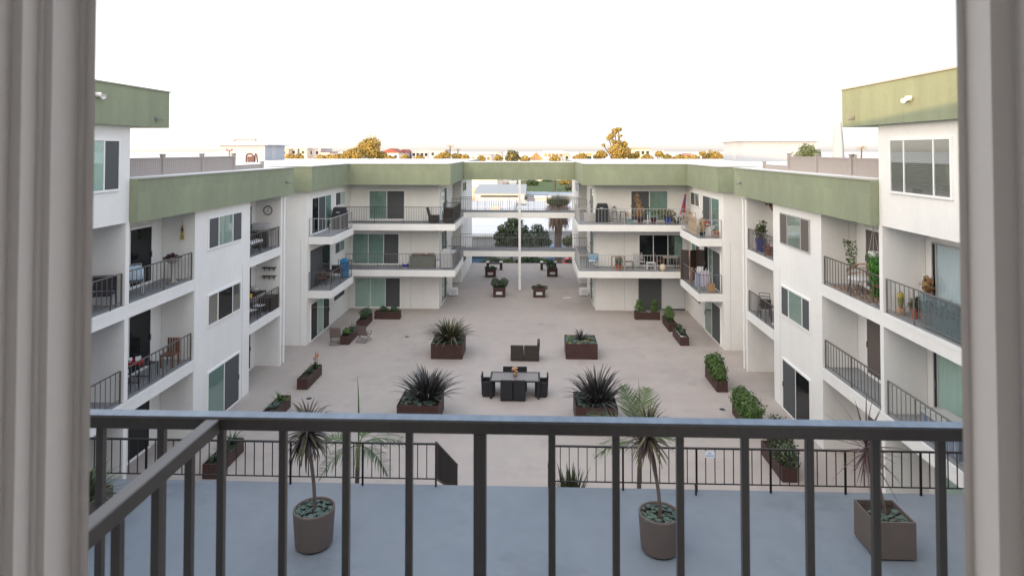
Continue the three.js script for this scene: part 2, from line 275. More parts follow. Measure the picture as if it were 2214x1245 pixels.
// ---------------------------------------------------------------- the two wings round the courtyard
const Y2 = 2.82, Y3 = 5.67, ST = 0.41;
function wing(s, b) {
  const T = s < 0 ? Math.PI / 2 : -Math.PI / 2;
  const bx = (mb, a0, y0, z0, a1, y1, z1) => mb.box(s * a0, y0, z0, s * a1, y1, z1);
  const poly = (pts, y0, y1) => { const sh = new THREE.Shape(pts.map(([a, z]) => new THREE.Vector2(s * a, -z))); const g = new THREE.ExtrudeGeometry(sh, { depth: y1 - y0, bevelEnabled: false }); g.rotateX(-Math.PI / 2); g.translate(0, y0, 0); return new MB().add(g); };
  // masses
  bx(new MB(), 12.2, 0, -0.9, 27, 8.1, -32.85).build('wall', M.recess, b);
  bx(new MB(), 11, 0, -22.1, 12.19, 8.1, -26.47).build('wall', M.stucco, b);
  bx(new MB(), 11, 8.1, -0.9, 27, 10.97, -18.42).build('wall', M.stucco, b);
  const m2 = new MB(); bx(m2, 10.88, 0, -32.87, 27, 8.1, -40.75); m2.build('wall', M.stucco, b);
  bx(new MB(), 5.05, 0, -40.75, 26.9, 8.1, -47.4).build('wall', M.stucco, b);
  bx(new MB(), 6.6, 0, -47.41, 26.8, 8.1, -48.79).build('wall', M.recess, b);
  bx(new MB(), 4.55, 0, -48.8, 26.9, 8.1, -57.3).build('wall', M.stucco, b);
  for (const y of [Y2, Y3]) bx(new MB(), 4.2, y - ST, -47.42, 6.59, y, -48.78).build('hall_floor', M.deck, b);
  // dividers between the balconies
  for (const [y0, y1] of [[0, Y2 - ST], [Y2, Y3 - ST], [Y3, 8.1]])
    for (const z of [-14.8, -18.28, -29.72]) bx(new MB(), 11, y0, z, 12.19, y1, z - (z < -20 ? 0.2 : 0.18)).build('divider_wall', M.recess, b);
  // balcony slabs
  for (const y of [Y2, Y3]) {
    for (const [a0, a1, z0, z1, lip] of [[11, 12.19, -0.95, -22.09, 1], [11, 12.19, -26.48, -29.92, 1], [9.62, 10.87, -33.1, -37.1, 0]]) {
      const e = new MB(); bx(e, a0, y - ST, z0, a1, y - 0.012, z1); if (lip) bx(e, a0 - 0.015, y - 0.11, z0, a0 + 0.001, y - 0.012, z1); e.build('balcony_slab', M.stucco, b);
      const d = new MB(); bx(d, a0 + 0.035, y - 0.011, z0 - (lip ? 0 : 0.04), a1, y, z1 + (lip ? 0 : 0.04)); d.build('balcony_floor', M.deck, b);
    }
    poly([[3.8, -39], [10.87, -39], [10.87, -40.74], [5.04, -40.74], [5.04, -43.7], [3.8, -43.7]], y - ST, y - 0.012).build('balcony_slab', M.stucco, b);
    poly([[3.84, -39.04], [10.87, -39.04], [10.87, -40.74], [5.04, -40.74], [5.04, -43.66], [3.84, -43.66]], y - 0.011, y).build('balcony_floor', M.deck, b);
  }
  // joints scored into the render
  const sl = (x0, y0, z0, x1, y1, z1) => bx(new MB(), x0, y0, z0, x1, y1, z1).build('joint', M.lightGrey, b);
  sl(10.996, 0, -25.8, 11.002, 5.5, -25.815); sl(6.9, 0, -40.744, 6.915, 2.41, -40.752); sl(6.9, Y2, -40.744, 6.915, 5.25, -40.752); sl(11.2, 0, -32.864, 11.215, 5.5, -32.872);
  // green fascias and roofs
  const F = [[10.75, -18.43], [10.75, -30.7], [12.3, -30.7], [12.3, -32.5], [10.5, -32.5], [10.5, -39], [4.1, -39], [4.1, -60], [27.2, -60], [27.2, -18.43]];
  poly(F, 8.1, 9.38).build('fascia', M.sage, b);
  const q = 0.04, R1 = [[10.75 - q, -18.43], [10.75 - q, -30.7 - q], [12.3 - q, -30.7 - q], [12.3 - q, -32.5 + q], [10.5 - q, -32.5 + q], [10.5 - q, -39 + q], [4.1 - q / 2, -39 + q], [4.1 - q / 2, -60], [27.2, -60], [27.2, -18.43]];
  poly(R1, 9.381, 9.42).build('roof_edge', M.cap, b);
  const k = 0.16, R2 = [[10.75 + k, -18.43], [10.75 + k, -30.7 + k], [12.3 + k, -30.7 + k], [12.3 + k, -32.5 - k], [10.5 + k, -32.5 - k], [10.5 + k, -39 - k], [4.1 + k, -39 - k], [4.1 + k, -59.9], [27, -59.9], [27, -18.43]];
  poly(R2, 9.421, 9.43).build('roof', M.roof, b);
  poly([[10.75, -0.9], [10.75, -20], [27.3, -20], [27.3, -0.9]], 10.97, 12.12).build('fascia', M.sage, b);
  poly([[10.71, -0.9], [10.71, -20.04], [27.3, -20.04], [27.3, -0.9]], 12.121, 12.16).build('roof_edge', M.cap, b);
  // openings on the side walls: panels run from near to far
  const side = (kind, a, z0, z1, y0, y1, panels, o = {}) => { const p = s < 0 ? panels : [...panels].reverse(), w = Math.abs(z1 - z0); return place(opening(kind, b, w, y1 - y0, p, { handle: (s < 0 ? 1 : -1) * (w / 2 - 0.1), ...o }), s * a, y0, (z0 + z1) / 2, T); };
  const front = (kind, x0, x1, y0, y1, panels, o) => place(opening(kind, b, Math.abs(x1 - x0), y1 - y0, panels, o), (x0 + x1) / 2, y0, -40.745);
  const n = s < 0;
  side('window', 11, n ? -15.4 : -15.2, n ? -17.93 : -17.82, 9.07, 10.58, n ? [[1, 's'], [1.6, 'c'], [0.9, 's']] : [[0.75, 'b'], [1.5, 'b'], [0.75, 'b']]);
  side('window', 11, -22.95, -25.65, 6.54, 7.76, n ? [[0.8, 's'], [1.25, 't'], [0.8, 's']] : [[0.75, 'S'], [1.3, 'v'], [0.7, 'S']], n ? {} : { mat: M.lightGrey, frame: 0.04 });
  side('window', 11, -22.95, -25.62, 3.7, 4.9, n ? [[0.8, 'b'], [1.3, 'd'], [0.75, 'b']] : [[0.7, 's'], [1.4, 't'], [0.75, 's']]);
  side('sliding_door', 11, -23.0, -25.55, 0.02, 2.04, n ? [[1, 't'], [1, 's']] : [[1, 'd'], [1, 's']]);
  for (const y of [0.01, Y2, Y3]) {
    side('sliding_door', 12.195, -19.0, -21.5, y, y + 2.04, n ? [[1, y > 5 ? 'V' : 'd'], [1, 'd']] : [[1, 's'], [1, 'S']], { frame: 0.09 });
    side('sliding_door', 12.195, -15.3, -17.95, y, y + 2.04, n ? [[1, 'd'], [1, 's']] : [[2.4, y > 5 ? 'w' : 'c'], [0.14, 'd']], { frame: 0.04, mat: M.lightGrey });
    side('sliding_door', 12.195, -26.9, -29.2, y, y + 2.04, [[1, 's'], [1, 'd']], { frame: 0.08 });
    side('sliding_door', 5.05, -41.5, -44.0, y, y + 2.04, [[1, 'c'], [1, 's']]);
    side('window', 4.55, -49.6, -52.0, y + 1.25, y + 2.05, [[1, 'd'], [1, 'd']]);
  }
  side('sliding_door', 10.88, -33.45, -36.8, Y3, Y3 + 2.06, n ? [[1, 'd'], [1.15, 's'], [1, 't']] : [[1, 't'], [0.15, 'd'], [1.0, 's']], { frame: 0.09 });
  side('window', 10.88, -37.5, -39.55, 6.86, 7.72, [[1, n ? 's' : 'v'], [1, n ? 'c' : 's']]);
  side('sliding_door', 10.88, -33.4, -36.5, Y2, Y2 + 2.04, n ? [[1.4, 's'], [1, 'd']] : [[1.1, 's'], [0.6, 't'], [0.6, 'd']], { frame: 0.04, mat: n ? M.screen : M.white });
  side('window', 10.88, -37.5, -39.4, 4.0, 4.66, [[1, 's'], [1, 't']], { frame: 0.03 });
  side('sliding_door', 10.88, -33.42, -36.5, 0.01, 2.03, n ? [[1, 'd'], [1, 'c'], [1, 'd']] : [[1.1, 's'], [1, 't']], { frame: 0.06 });
  for (const [z0, z1] of [[-37.5, -38.35], [-38.5, -39.35]]) side('vent', 10.88, z0, z1, 1.24, 1.47, [[1, 's']], { frame: 0.02, mat: M.screen });
  if (n) {
    front('sliding_door', -9.75, -7.22, Y3, Y3 + 2.05, [[1, 't'], [1, 's']], { frame: 0.13 });
    front('sliding_door', -10.8, -7.62, Y2, Y2 + 2.08, [[1, 't'], [1, 't'], [0.95, 's']], { frame: 0.09 });
    front('sliding_door', -10.64, -7.51, 0.01, 2.05, [[1, 'c'], [1, 'c'], [0.95, 's']], { frame: 0.1 });
  } else {
    front('sliding_door', 7.26, 9.75, Y3, Y3 + 2.05, [[1, 's'], [1, 't']], { frame: 0.1, handle: -1.18 });
    front('sliding_door', 7.76, 10.7, Y2, Y2 + 2.1, [[0.95, 'd'], [1, 'd'], [1, 'h']], { frame: 0.1 });
    front('sliding_door', 7.77, 10.76, 0.01, 2.08, [[1, 's'], [1, 'sheet']], { frame: 0.03, mat: M.lightGrey, handle: -1.45 });
  }
  // railings
  for (const y of [Y2, Y3]) {
    railing(b, [[s * 11.07, -15.05], [s * 11.07, -18.22]], y, { posts: 9, mat: n ? M.rail : M.railGrey });
    railing(b, [[s * 11.07, -18.52], [s * 11.07, -22.02]], y, { posts: 9, sp: n ? 0.21 : 0.19 });
    railing(b, [[s * 11.07, -26.55], [s * 11.07, -29.66]], y, { posts: 6, sp: n ? 0.2 : 0.17 });
    railing(b, [[s * 10.85, -33.18], [s * 9.7, -33.18], [s * 9.7, -37.02], [s * 10.5, -37.02]], y, { posts: 7, sp: 0.24, merged: 1, mat: n ? (y > 5 ? M.railLight : M.rail) : (y > 5 ? M.railLight : M.railGrey) });
    const dense = n && y > 5;
    railing(b, [[s * 10.66, -39.1], [s * 3.9, -39.1], [s * 3.9, -42.6], [s * 5.0, -42.6]], y, { posts: dense ? 17 : 10, sp: dense ? 0.105 : 0.2, merged: 1, h: dense ? 1.05 : 0.98, mat: dense ? M.railDark : n ? M.railGrey : M.railLight });
  }
  // downpipe and small fittings
  const dp = new MB(); dp.tube([s * 10.95, 0.05, -30.02], [s * 10.95, 7.9, -30.02], 0.05).box(s * 10.9, 7.86, -29.9, s * 11.4, 7.98, -30.1); dp.build('downpipe', M.white, b);
  for (const [x, y, z] of n ? [[-9.0, 8.04, -40.4], [-9.05, 5.2, -40.4]] : [[9.3, 8.04, -40.4], [9.3, 5.2, -40.4], [6.0, 5.18, -40.2]]) new MB().lathe([[0, -0.11], [0.07, -0.1], [0.1, -0.05], [0.1, 0], [0.12, 0], [0.12, 0.05], [0, 0.05]], 12, x, y, z).build('ceiling_lamp', M.cloth, b);
  for (const [a, y, z] of [[10.7, 8.72, -29.7], [10.7, 11.24, -19.28]]) { new MB().rbox(s * a, y, z, 0.1, 0.1, 0.12, 0.02).bar([s * a, y, z], [s * (a - 0.16), y - 0.05, z - 0.06], 0.05).build('wall_sensor', M.grey, b); }
}
const left = thing('apartment_wing', 'white stucco apartment wing with darker sage green fascia, left of the courtyard', 'building');
wing(-1, left);
const right = thing('apartment_wing', 'white stucco apartment wing with pale olive green fascia, right of the courtyard', 'building');
wing(1, right);
{ // twin flood lamps on the upper fascias
  for (const [s, y, z, l] of [[-1, 11.74, -16.6, 'white twin floodlight on the left upper green fascia'], [1, 11.56, -16.42, 'white twin floodlight on the right upper olive fascia']]) {
    const t = thing('floodlight', l, 'floodlight', [s * 10.75, y, z]);
    new MB().rbox(-s * 0.03, 0, 0, 0.06, 0.1, 0.12, 0.02).build('base', M.white, t);
    for (const d of [-1, 1]) { const h = new THREE.Group(); h.name = 'lamp_head'; h.position.set(-s * 0.1, d * 0.02, d * 0.085); h.rotation.set(0, -s * 0.5 * d, s * 0.6); t.add(h); new MB().lathe([[0, -0.08], [0.04, -0.075], [0.06, 0], [0.07, 0.07], [0.06, 0.07], [0.035, 0.015], [0, 0.015]], 14).build('hood', M.white, h).rotation.z = s * 1.2; }
  }
}
// ---------------------------------------------------------------- walkway bridge joining the wings
{
  const t = thing('walkway_bridge', 'two level white walkway bridge with green roof beam joining the wings', 'bridge');
  for (const y of [Y2 + 0.06, Y3 + 0.03]) {
    new MB().box(-4.08, y - ST, -46.2, 4.08, y - 0.012, -48.1).build('slab', M.stucco, t);
    new MB().box(-4.08, y - 0.012, -46.23, 4.08, y, -48.07).build('floor', M.deck, t);
    railing(t, [[-4.95, -46.3], [4.95, -46.3]], y, { merged: 1, sp: 0.17, posts: 11, h: 1.0, mat: M.railGrey });
    railing(t, [[-4.5, -48.0], [4.5, -48.0]], y, { merged: 1, sp: 0.17, posts: 11, h: 1.0, mat: M.railGrey });
    for (const s of [-1, 1]) new MB().box(s * 4.09, y - ST, -46.2, s * 5.04, y, -47.39).build('landing', M.deck, t);
  }
  new MB().box(-4.095, 8.08, -46.25, 4.095, 9.36, -48.6).build('roof_beam', M.sage, t);
  new MB().box(-4.07, 9.362, -46.2, 4.07, 9.41, -48.6).build('roof', M.roof, t);
  const c = thing('column', 'slim white square column rising through the middle of the walkway bridge', 'column', [0.05, 0, -46.12]);
  new MB().box(-0.09, 0.1, -0.07, 0.09, 8.08, 0.07).build('shaft', M.stucco, c); new MB().box(-0.13, 0, -0.11, 0.13, 0.1, 0.11).build('base', M.lightGrey, c);
  const f = thing('courtyard_railing', 'thin dark railing along the far edge of the courtyard', 'railing');
  railing(f, [[-4.5, -57.2], [4.5, -57.2]], 0, { merged: 1, sp: 0.16, posts: 14, h: 1.05, mat: M.railDark, name: 'rail_run' });
}
// ---------------------------------------------------------------- the block we look out of
{
  const t = thing('near_block', 'white apartment block behind the balcony, its window frames the view', 'building');
  const w = new MB(); w.box(-27, 0, -0.95, -5.6, 12.2, -0.76).box(5.0, 0, -0.95, 27, 12.2, -0.76).box(-5.6, 0, -0.95, 5.0, 8.35, -0.76).box(-5.6, 10.85, -0.95, 5.0, 12.2, -0.76).box(0.2, 8.35, -0.95, 0.36, 10.85, -0.76).box(1.9, 8.35, -0.95, 2.1, 10.85, -0.76);  // openings beyond the jambs are unseen, made wide to light the frame
  w.build('wall', M.stucco, t);
  new MB().box(-27, 11.2, -0.76, 27, 12.2, 14).build('roof', M.roof, t);
  new MB().box(-27, 0, 4.2, 27, 11.2, 14).build('rear_wall', M.stucco, t);
  new MB().box(-5.8, 8.2, -0.75, 5.2, 8.45, 4.19).build('room_floor', M.cloth, t);
  new MB().box(-5.8, 10.95, -0.75, 5.2, 11.19, 4.19).build('room_ceiling', M.paint, t);
  new MB().box(-6.0, 8.2, -0.75, -5.82, 11.19, 4.19).box(5.22, 8.2, -0.75, 5.4, 11.19, 4.19).build('room_wall', M.paint, t);
  new MB().box(-5.6, 8.3, -0.96, 5.0, 8.45, -1.72).build('balcony_floor', M.deck, t);
  const f = thing('window_frame', 'pale vinyl window frame standing blurred on both sides of the view', 'window frame');
  const jamb = (pts, nm, lab) => { const sh = new THREE.Shape(pts.map(([x, z]) => new THREE.Vector2(x, -z))); const g = new THREE.ExtrudeGeometry(sh, { depth: 2.3, bevelEnabled: true, bevelSize: 0.0012, bevelThickness: 0.001, bevelSegments: 2, bevelOffset: -0.0012 }); g.rotateX(-Math.PI / 2); g.translate(0, 8.46, 0); new MB().add(g).build(nm, M.vinyl, f, lab); };
  const cx = camera.position.x;
  jamb([[0.556, -0.758], [0.5855, -0.718], [0.5785, -0.718], [0.577, -0.7215], [0.5725, -0.7215], [0.571, -0.718], [0.5652, -0.718], [0.5632, -0.68], [0.5545, -0.68], [0.5535, -0.676], [0.5495, -0.676], [0.5495, -0.655], [0.537, -0.655], [0.535, -0.60], [0.35, -0.60], [0.35, -0.758]], 'left_jamb', 'left jamb with stepped profile');
  jamb([[1.6, -0.758], [1.9, -0.758], [1.9, -0.60], [1.608, -0.60], [1.6063, -0.678], [1.582, -0.678], [1.5835, -0.720], [1.5745, -0.720]], 'right_jamb', 'right jamb, darker');
}
{ // our own balcony railing
  const t = thing('balcony_railing', 'bronze metal balcony railing running right across the foreground', 'railing');
  const tr = new MB().rbox(1.1, 9.5485, -1.62, 6.2, 0.032, 0.042, 0.004).build('top_rail', M.bronze, t); new MB().rbox(1.1, 9.5657, -1.62, 6.2, 0.002, 0.037, 0.0008).build('sheen_strip', M.railSheen, tr);  // thin strip on the rail carries the painted sky sheen
  new MB().rbox(1.1, 8.56, -1.62, 6.2, 0.03, 0.03, 0.004).build('bottom_rail', M.bronze, t);
  const bg = bevelBox(0.0182, 0.96, 0.0182, 0.002), pg = bevelBox(0.032, 1.08, 0.032, 0.003);
  const X0 = [-0.19, -0.03, 0.132, 0.29, 0.452, 0.617, 0.78, 1.145, 1.307, 1.468, 1.63, 1.79, 1.952, 2.112];
  X0.forEach((x) => mesh('baluster', bg, M.bronze, t, [x, 9.052, -1.62])); mesh('post', pg, M.bronze, t, [0.962, 8.992, -1.62]);
  const d = thing('balcony_divider_rail', 'bronze side railing running back from the balcony rail on the left', 'railing');
  new MB().rbox(0.278, 9.545, -0.955 - 0.32, 0.036, 0.036, 0.645, 0.004).build('top_rail', M.bronze, d);
  new MB().rbox(0.278, 8.56, -0.955 - 0.32, 0.03, 0.03, 0.645, 0.004).build('bottom_rail', M.bronze, d);
  for (const z of [-1.49, -1.36, -1.23, -1.1, -0.98]) mesh('baluster', bg, M.bronze, d, [0.278, 9.047, z]);
}
{ // terrace railing with its stair
  const mk = (pts, label) => { const t = thing('terrace_railing', label, 'railing'); for (let i = 0; i + 1 < pts.length; i++) railing(t, [[pts[i], -14.04], [pts[i + 1], -14.04]], 2.8, { sp: 0.2, posts: 99, h: 0.95, mat: M.railBrown, name: 'rail_panel', bw: 0.018, base: 0.17, tw: 0.05 }); return t; };
  mk([-10.8, -9.25, -7.65, -6.0, -4.35, -2.72, -1.08], 'dark brown terrace railing left of the stair opening');
  mk([1.48, 3.05, 4.65, 6.25, 7.85, 9.45, 10.8], 'dark brown terrace railing right of the stair opening');
  const st = thing('staircase', 'concrete stair down from the terrace gap to the courtyard', 'stairs');
  for (let i = 0; i < 15; i++) new MB().box(-1.05, 0.004, -14.14 - i * 0.27, 1.45, 2.62 - i * 0.175, -14.14 - (i + 1) * 0.27 + 0.001).build('step', M.court, st);
  for (const [x, l] of [[-1.1, 'dark sloping handrail on the left of the terrace stair'], [1.5, 'dark sloping handrail on the right of the terrace stair']]) {
    const h = thing('stair_handrail', l, 'handrail'); const y = (z) => 3.72 + (z + 14.15) * 0.62;
    new MB().bar([x, 3.72, -14.15], [x, y(-18.1), -18.1], 0.045, 0.035).build('top_rail', M.railBrown, h);
    new MB().bar([x, 2.92, -14.15], [x, y(-18.1) - 0.8, -18.1], 0.03, 0.025).build('bottom_rail', M.railBrown, h);
    for (let z = -14.3; z > -18.2; z -= 0.19) new MB().box(x - 0.012, y(z) - 0.8, z - 0.02, x + 0.012, y(z), z + 0.02).build('baluster', M.railBrown, h);
  }
  const sg = thing('sign', 'small white notice with blue lettering on the terrace railing', 'sign', [4.93, 3.62, -14.0]);
  const cv = document.createElement('canvas'); cv.width = 256; cv.height = 160; const c = cv.getContext('2d'); c.fillStyle = '#dfe8f2'; c.fillRect(0, 0, 256, 160); c.fillStyle = '#4d6390'; c.textAlign = 'center'; c.font = 'bold 52px sans-serif'; c.fillText('NO', 128, 66); c.font = 'bold 44px sans-serif'; c.fillText('SMOKING', 128, 126);
  const tx = new THREE.CanvasTexture(cv); tx.colorSpace = THREE.SRGBColorSpace;
  new MB().rbox(0, 0, -0.006, 0.22, 0.14, 0.008, 0.003).build('plate', M.cloth, sg);
  mesh('print', new THREE.PlaneGeometry(0.21, 0.13), new THREE.MeshStandardMaterial({ map: tx, roughness: 0.5 }), sg, [0, 0, 0.001]);
  const pi = thing('spigot', 'short dark standpipe on the terrace edge by the railing', 'pipe', [4.6, 2.8, -13.9]);
  new MB().tube([0, 0, 0], [0, 0.2, 0], 0.022).ball(0, 0.21, 0, 0.035).build('pipe', M.railBrown, pi);
}
// ---------------------------------------------------------------- plants: shared leaf shapes
function blade(len, wid, bend, segs = 7, keel = 0.25) {      // sword leaf rising along +y, bending towards +x
  const pos = [], idx = []; let x = 0, y = 0, a = 0;
  for (let i = 0; i <= segs; i++) {
    const t = i / segs, w = wid * (t < 0.25 ? 0.55 + 1.8 * t : Math.pow(1 - (t - 0.25) / 0.75, 0.75) + 0.0) * 0.5;
    const nx = Math.cos(a), ny = -Math.sin(a); pos.push(x, y, -w, x - nx * w * keel, y - ny * w * keel, 0, x, y, w);
    a += bend / segs * (0.4 + 1.2 * t); x += Math.sin(a) * len / segs; y += Math.cos(a) * len / segs;
    if (i < segs) { const o = i * 3; idx.push(o, o + 1, o + 3, o + 1, o + 4, o + 3, o + 1, o + 2, o + 4, o + 2, o + 5, o + 4); }
  }
  const g = new THREE.BufferGeometry(); g.setAttribute('position', new THREE.Float32BufferAttribute(pos, 3)); g.setIndex(idx); g.computeVertexNormals(); return g;
}
function swordPlant(name, label, category, pos, o) {         // o: n, len, wid, bend, mats, tilt [min,max]
  const t = thing(name, label, category, pos, 0, o.group); R = rng(o.seed);
  const gs = [0, 1, 2, 3, 4, 5].map((i) => blade(o.len * (0.72 + 0.07 * i), o.wid * (0.85 + 0.3 * R()), o.bend * (0.35 + 0.26 * i), 8));
  for (let i = 0; i < o.n; i++) {
    const u = (i + R()) / o.n, tilt = o.tilt[0] + (o.tilt[1] - o.tilt[0]) * Math.pow(u, o.pow ?? 1), a = R() * 6.283, r = (o.r ?? 0.05) * Math.sqrt(u);
    const m = mesh('leaf', gs[Math.floor(R() * 6)], o.mats[Math.floor(R() * o.mats.length)], t, [r * Math.cos(a), (o.y ?? 0) + (o.rise ?? 0) * (1 - u), -r * Math.sin(a)], [0, a, -tilt], o.len ? 0.8 + 0.3 * R() : 1);
    m.rotation.order = 'YZX';
  }
  return t;
}
function leafCloud(n, size, shape, seed, spread = 0.5) {     // n leaf-sized faces; shape(k) -> [point, outward normal]
  const q = rng(seed), pos = [], nor = [], idx = [];
  for (let i = 0; i < n; i++) {
    const [p, nn] = shape(q), s = size * (0.6 + 0.8 * q()), d = nn.clone().add(V(q() - 0.5, q() - 0.5, q() - 0.5).multiplyScalar(2 * spread)).normalize();
    const u = V(q() - 0.5, q() - 0.5, q() - 0.5).cross(d).normalize(), v = d.clone().cross(u), b = pos.length / 3;
    for (const [x, y] of [[-1, 0], [0, -0.45], [1, 0], [0, 0.45]]) { const c = p.clone().addScaledVector(u, x * s).addScaledVector(v, y * s).addScaledVector(d, Math.abs(x) * -0.2 * s); pos.push(c.x, c.y, c.z); nor.push(d.x, d.y, d.z); }
    idx.push(b, b + 1, b + 2, b, b + 2, b + 3);
  }
  const g = new THREE.BufferGeometry(); g.setAttribute('position', new THREE.Float32BufferAttribute(pos, 3)); g.setAttribute('normal', new THREE.Float32BufferAttribute(nor, 3)); g.setIndex(idx); return g;
}
const dirOf = (q) => { const z = q() * 2 - 1, a = q() * 6.283, r = Math.sqrt(1 - z * z); return V(r * Math.cos(a), z, r * Math.sin(a)); };
const blobShape = (blobs, deep = 0.35) => { const tot = blobs.reduce((s, b) => s + b[3] * b[3], 0); return (q) => { let k = q() * tot, b = blobs[0]; for (const c of blobs) { b = c; k -= c[3] * c[3]; if (k <= 0) break; } const d = dirOf(q), lump = 1 + 0.16 * Math.sin(d.x * 5.1 + b[0] * 9 + b[2] * 7) * Math.sin(d.y * 4.3 + b[1] * 8) + 0.1 * Math.sin(d.z * 9 + b[0] * 5), r = b[3] * lump * (q() < 0.07 ? 1.05 + 0.25 * q() : 1 - deep * q() * q()); return [V(b[0] + d.x * r, b[1] + d.y * r * (b[4] ?? 1), b[2] + d.z * r), d]; }; };
function bushThing(name, label, category, pos, blobs, mats, n, size, o = {}) {
  const t = thing(name, label, category, pos, 0, o.group); R = rng(o.seed ?? 3);
  const st = new MB(); for (const b of blobs) for (let i = 0; i < 3; i++) st.tube([b[0] * 0.3 + rr(-0.02, 0.02), 0, b[2] * 0.6], [b[0] + rr(-0.4, 0.4) * b[3], b[1] + rr(-0.2, 0.4) * b[3], b[2] + rr(-0.4, 0.4) * b[3]], 0.012 + b[3] * 0.02, 0.006, 5);
  st.build('stem', M.trunk, t);
  mats.forEach((m, i) => { stuff(mesh('foliage', leafCloud(Math.round(n / mats.length), size, blobShape(blobs, o.deep ?? 0.4), (o.seed ?? 3) * 10 + i, o.spread ?? 0.55), m, t)); });
  return t;
}
function rosetteGeo(seed) {
  const q = rng(seed), gs = []; for (let ring = 0; ring < 3; ring++) for (let i = 0; i < 6; i++) {
    const l = [1, 0.78, 0.5][ring], g = new THREE.SphereGeometry(1, 5, 4); g.scale(0.5 * l, 0.16, 0.26 * l); g.translate(0.55 * l, 0, 0); g.rotateZ([0.35, 0.75, 1.15][ring] + q() * 0.15); g.rotateY(i * 1.047 + ring * 0.5 + q() * 0.2); g.translate(0, 0.08, 0); g.deleteAttribute('uv'); gs.push(g);
  } return mergeGeometries(gs);
}
const ROS = [1, 2, 3].map(rosetteGeo);
function succulents(label, pos, w, d, n, size, seed, mats = L.blueGreen, avoid = 0, round = false) {
  const t = thing('succulent_bed', label, 'succulents', pos); R = rng(seed); let k = 0, guard = 0; const pts = [];
  while (k < n && guard++ < n * 30) {
    let x = rr(-w / 2, w / 2), z = rr(-d / 2, d / 2); if (round && Math.hypot(x, z) > w / 2) continue; if (Math.hypot(x, z) < avoid) continue;
    const s = size * rr(0.7, 1.25); if (pts.some((p) => Math.hypot(p[0] - x, p[1] - z) < (p[2] + s) * 0.62)) continue;
    pts.push([x, z, s]); mesh('rosette', ROS[k % 3], mats[Math.floor(R() * mats.length)], t, [x, rr(-0.01, 0.03), z], [rr(-0.25, 0.25), rr(0, 6), rr(-0.25, 0.25)], s); k++;
  }
  return t;
}
// ---------------------------------------------------------------- planters of the courtyard
function planter(label, [x, y, z], w, h, d, mat = M.corten, o = {}) {
  const t = thing(o.name ?? 'planter', label, 'planter', [x, y, z], 0, o.group), k = o.wall ?? 0.035, f = o.foot ?? 0;
  const mk = (n, a) => { const m = new MB(); m.rbox(...a, 0.006); m.build(n, mat, t); };
  mk('front_panel', [0, f + (h - f) / 2, d / 2 - k / 2, w, h - f, k]); mk('rear_panel', [0, f + (h - f) / 2, -d / 2 + k / 2, w, h - f, k]);
  mk('side_panel', [-w / 2 + k / 2, f + (h - f) / 2 + 0.001, 0, k - 0.002, h - f - 0.004, d - 2 * k + 0.008]); mk('side_panel', [w / 2 - k / 2, f + (h - f) / 2 + 0.001, 0, k - 0.002, h - f - 0.004, d - 2 * k + 0.008]);
  if (f) new MB().box(-w / 2 + 0.06, 0, -d / 2 + 0.06, w / 2 - 0.06, f, d / 2 - 0.06).build('foot', M.black, t);
  const so = new THREE.PlaneGeometry(w - 2 * k, d - 2 * k, 14, 14); so.rotateX(-Math.PI / 2); R = rng(Math.round(x * 10 + z * 7)); for (let i = 0; i < so.attributes.position.count; i++) so.attributes.position.setY(i, rr(-0.015, 0.02)); so.computeVertexNormals();
  mesh('soil', so, M.soil, t, [0, h - (o.drop ?? 0.07), 0]); return t;
}
const Q = 1.56;
for (const [x, z, l] of [[-3.2, -31.75, 'large square rusty brown planter with olive flax, farther one on the left'], [-3.25, -24.28, 'large square rusty brown planter with purple flax, nearer one on the left'], [3.44, -31.95, 'large square rusty brown planter with low succulents, farther one on the right'], [3.42, -24.32, 'large square rusty brown planter with purple flax behind the palm']])
  planter(l, [x, 0, z], Q, 0.75, Q, M.corten, { group: 'four large square planters' });
swordPlant('flax_plant', 'olive striped flax plant fanning out of the farther left square planter', 'flax', [-3.15, 0.68, -31.7], { n: 230, len: 1.34, wid: 0.105, bend: 0.85, mats: L.flaxOlive, tilt: [0.03, 1.05], r: 0.36, seed: 11 });
swordPlant('flax_plant', 'dark purple flax plant fanning out of the nearer left square planter', 'flax', [-3.0, 0.68, -24.3], { n: 210, len: 1.36, wid: 0.1, bend: 0.65, mats: L.flaxPurple, tilt: [0.02, 0.98], r: 0.3, seed: 12 });
swordPlant('flax_plant', 'dark purple flax plant behind the palm in the right square planter', 'flax', [3.5, 0.68, -24.2], { n: 220, len: 1.4, wid: 0.1, bend: 0.7, mats: L.flaxPurple, tilt: [0.02, 1.02], r: 0.32, seed: 13 });
swordPlant('flax_plant', 'small blackish flax tuft among succulents in the farther right square planter', 'flax', [3.42, 0.68, -31.95], { n: 44, len: 0.66, wid: 0.06, bend: 0.6, mats: [M.maroon, ...L.flaxPurple], tilt: [0.03, 0.85], r: 0.12, seed: 14 });
for (const [x, z, a, l, s] of [[-3.2, -31.75, 0.3, 'blue green succulents under the olive flax plant', 21], [-3.25, -24.28, 0.25, 'blue green succulents under the nearer left purple flax', 22], [3.42, -24.32, 0.25, 'blue green succulents under the purple flax behind the palm', 23], [3.44, -31.95, 0.2, 'mixed succulents filling the low square planter on the right', 24]])
  succulents(l, [x, 0.70, z], 1.4, 1.4, s === 24 ? 90 : 60, 0.1, s, s === 24 ? [...L.blueGreen, L.box[1], S(0.26, 0.21, 0.07)] : L.blueGreen, a);
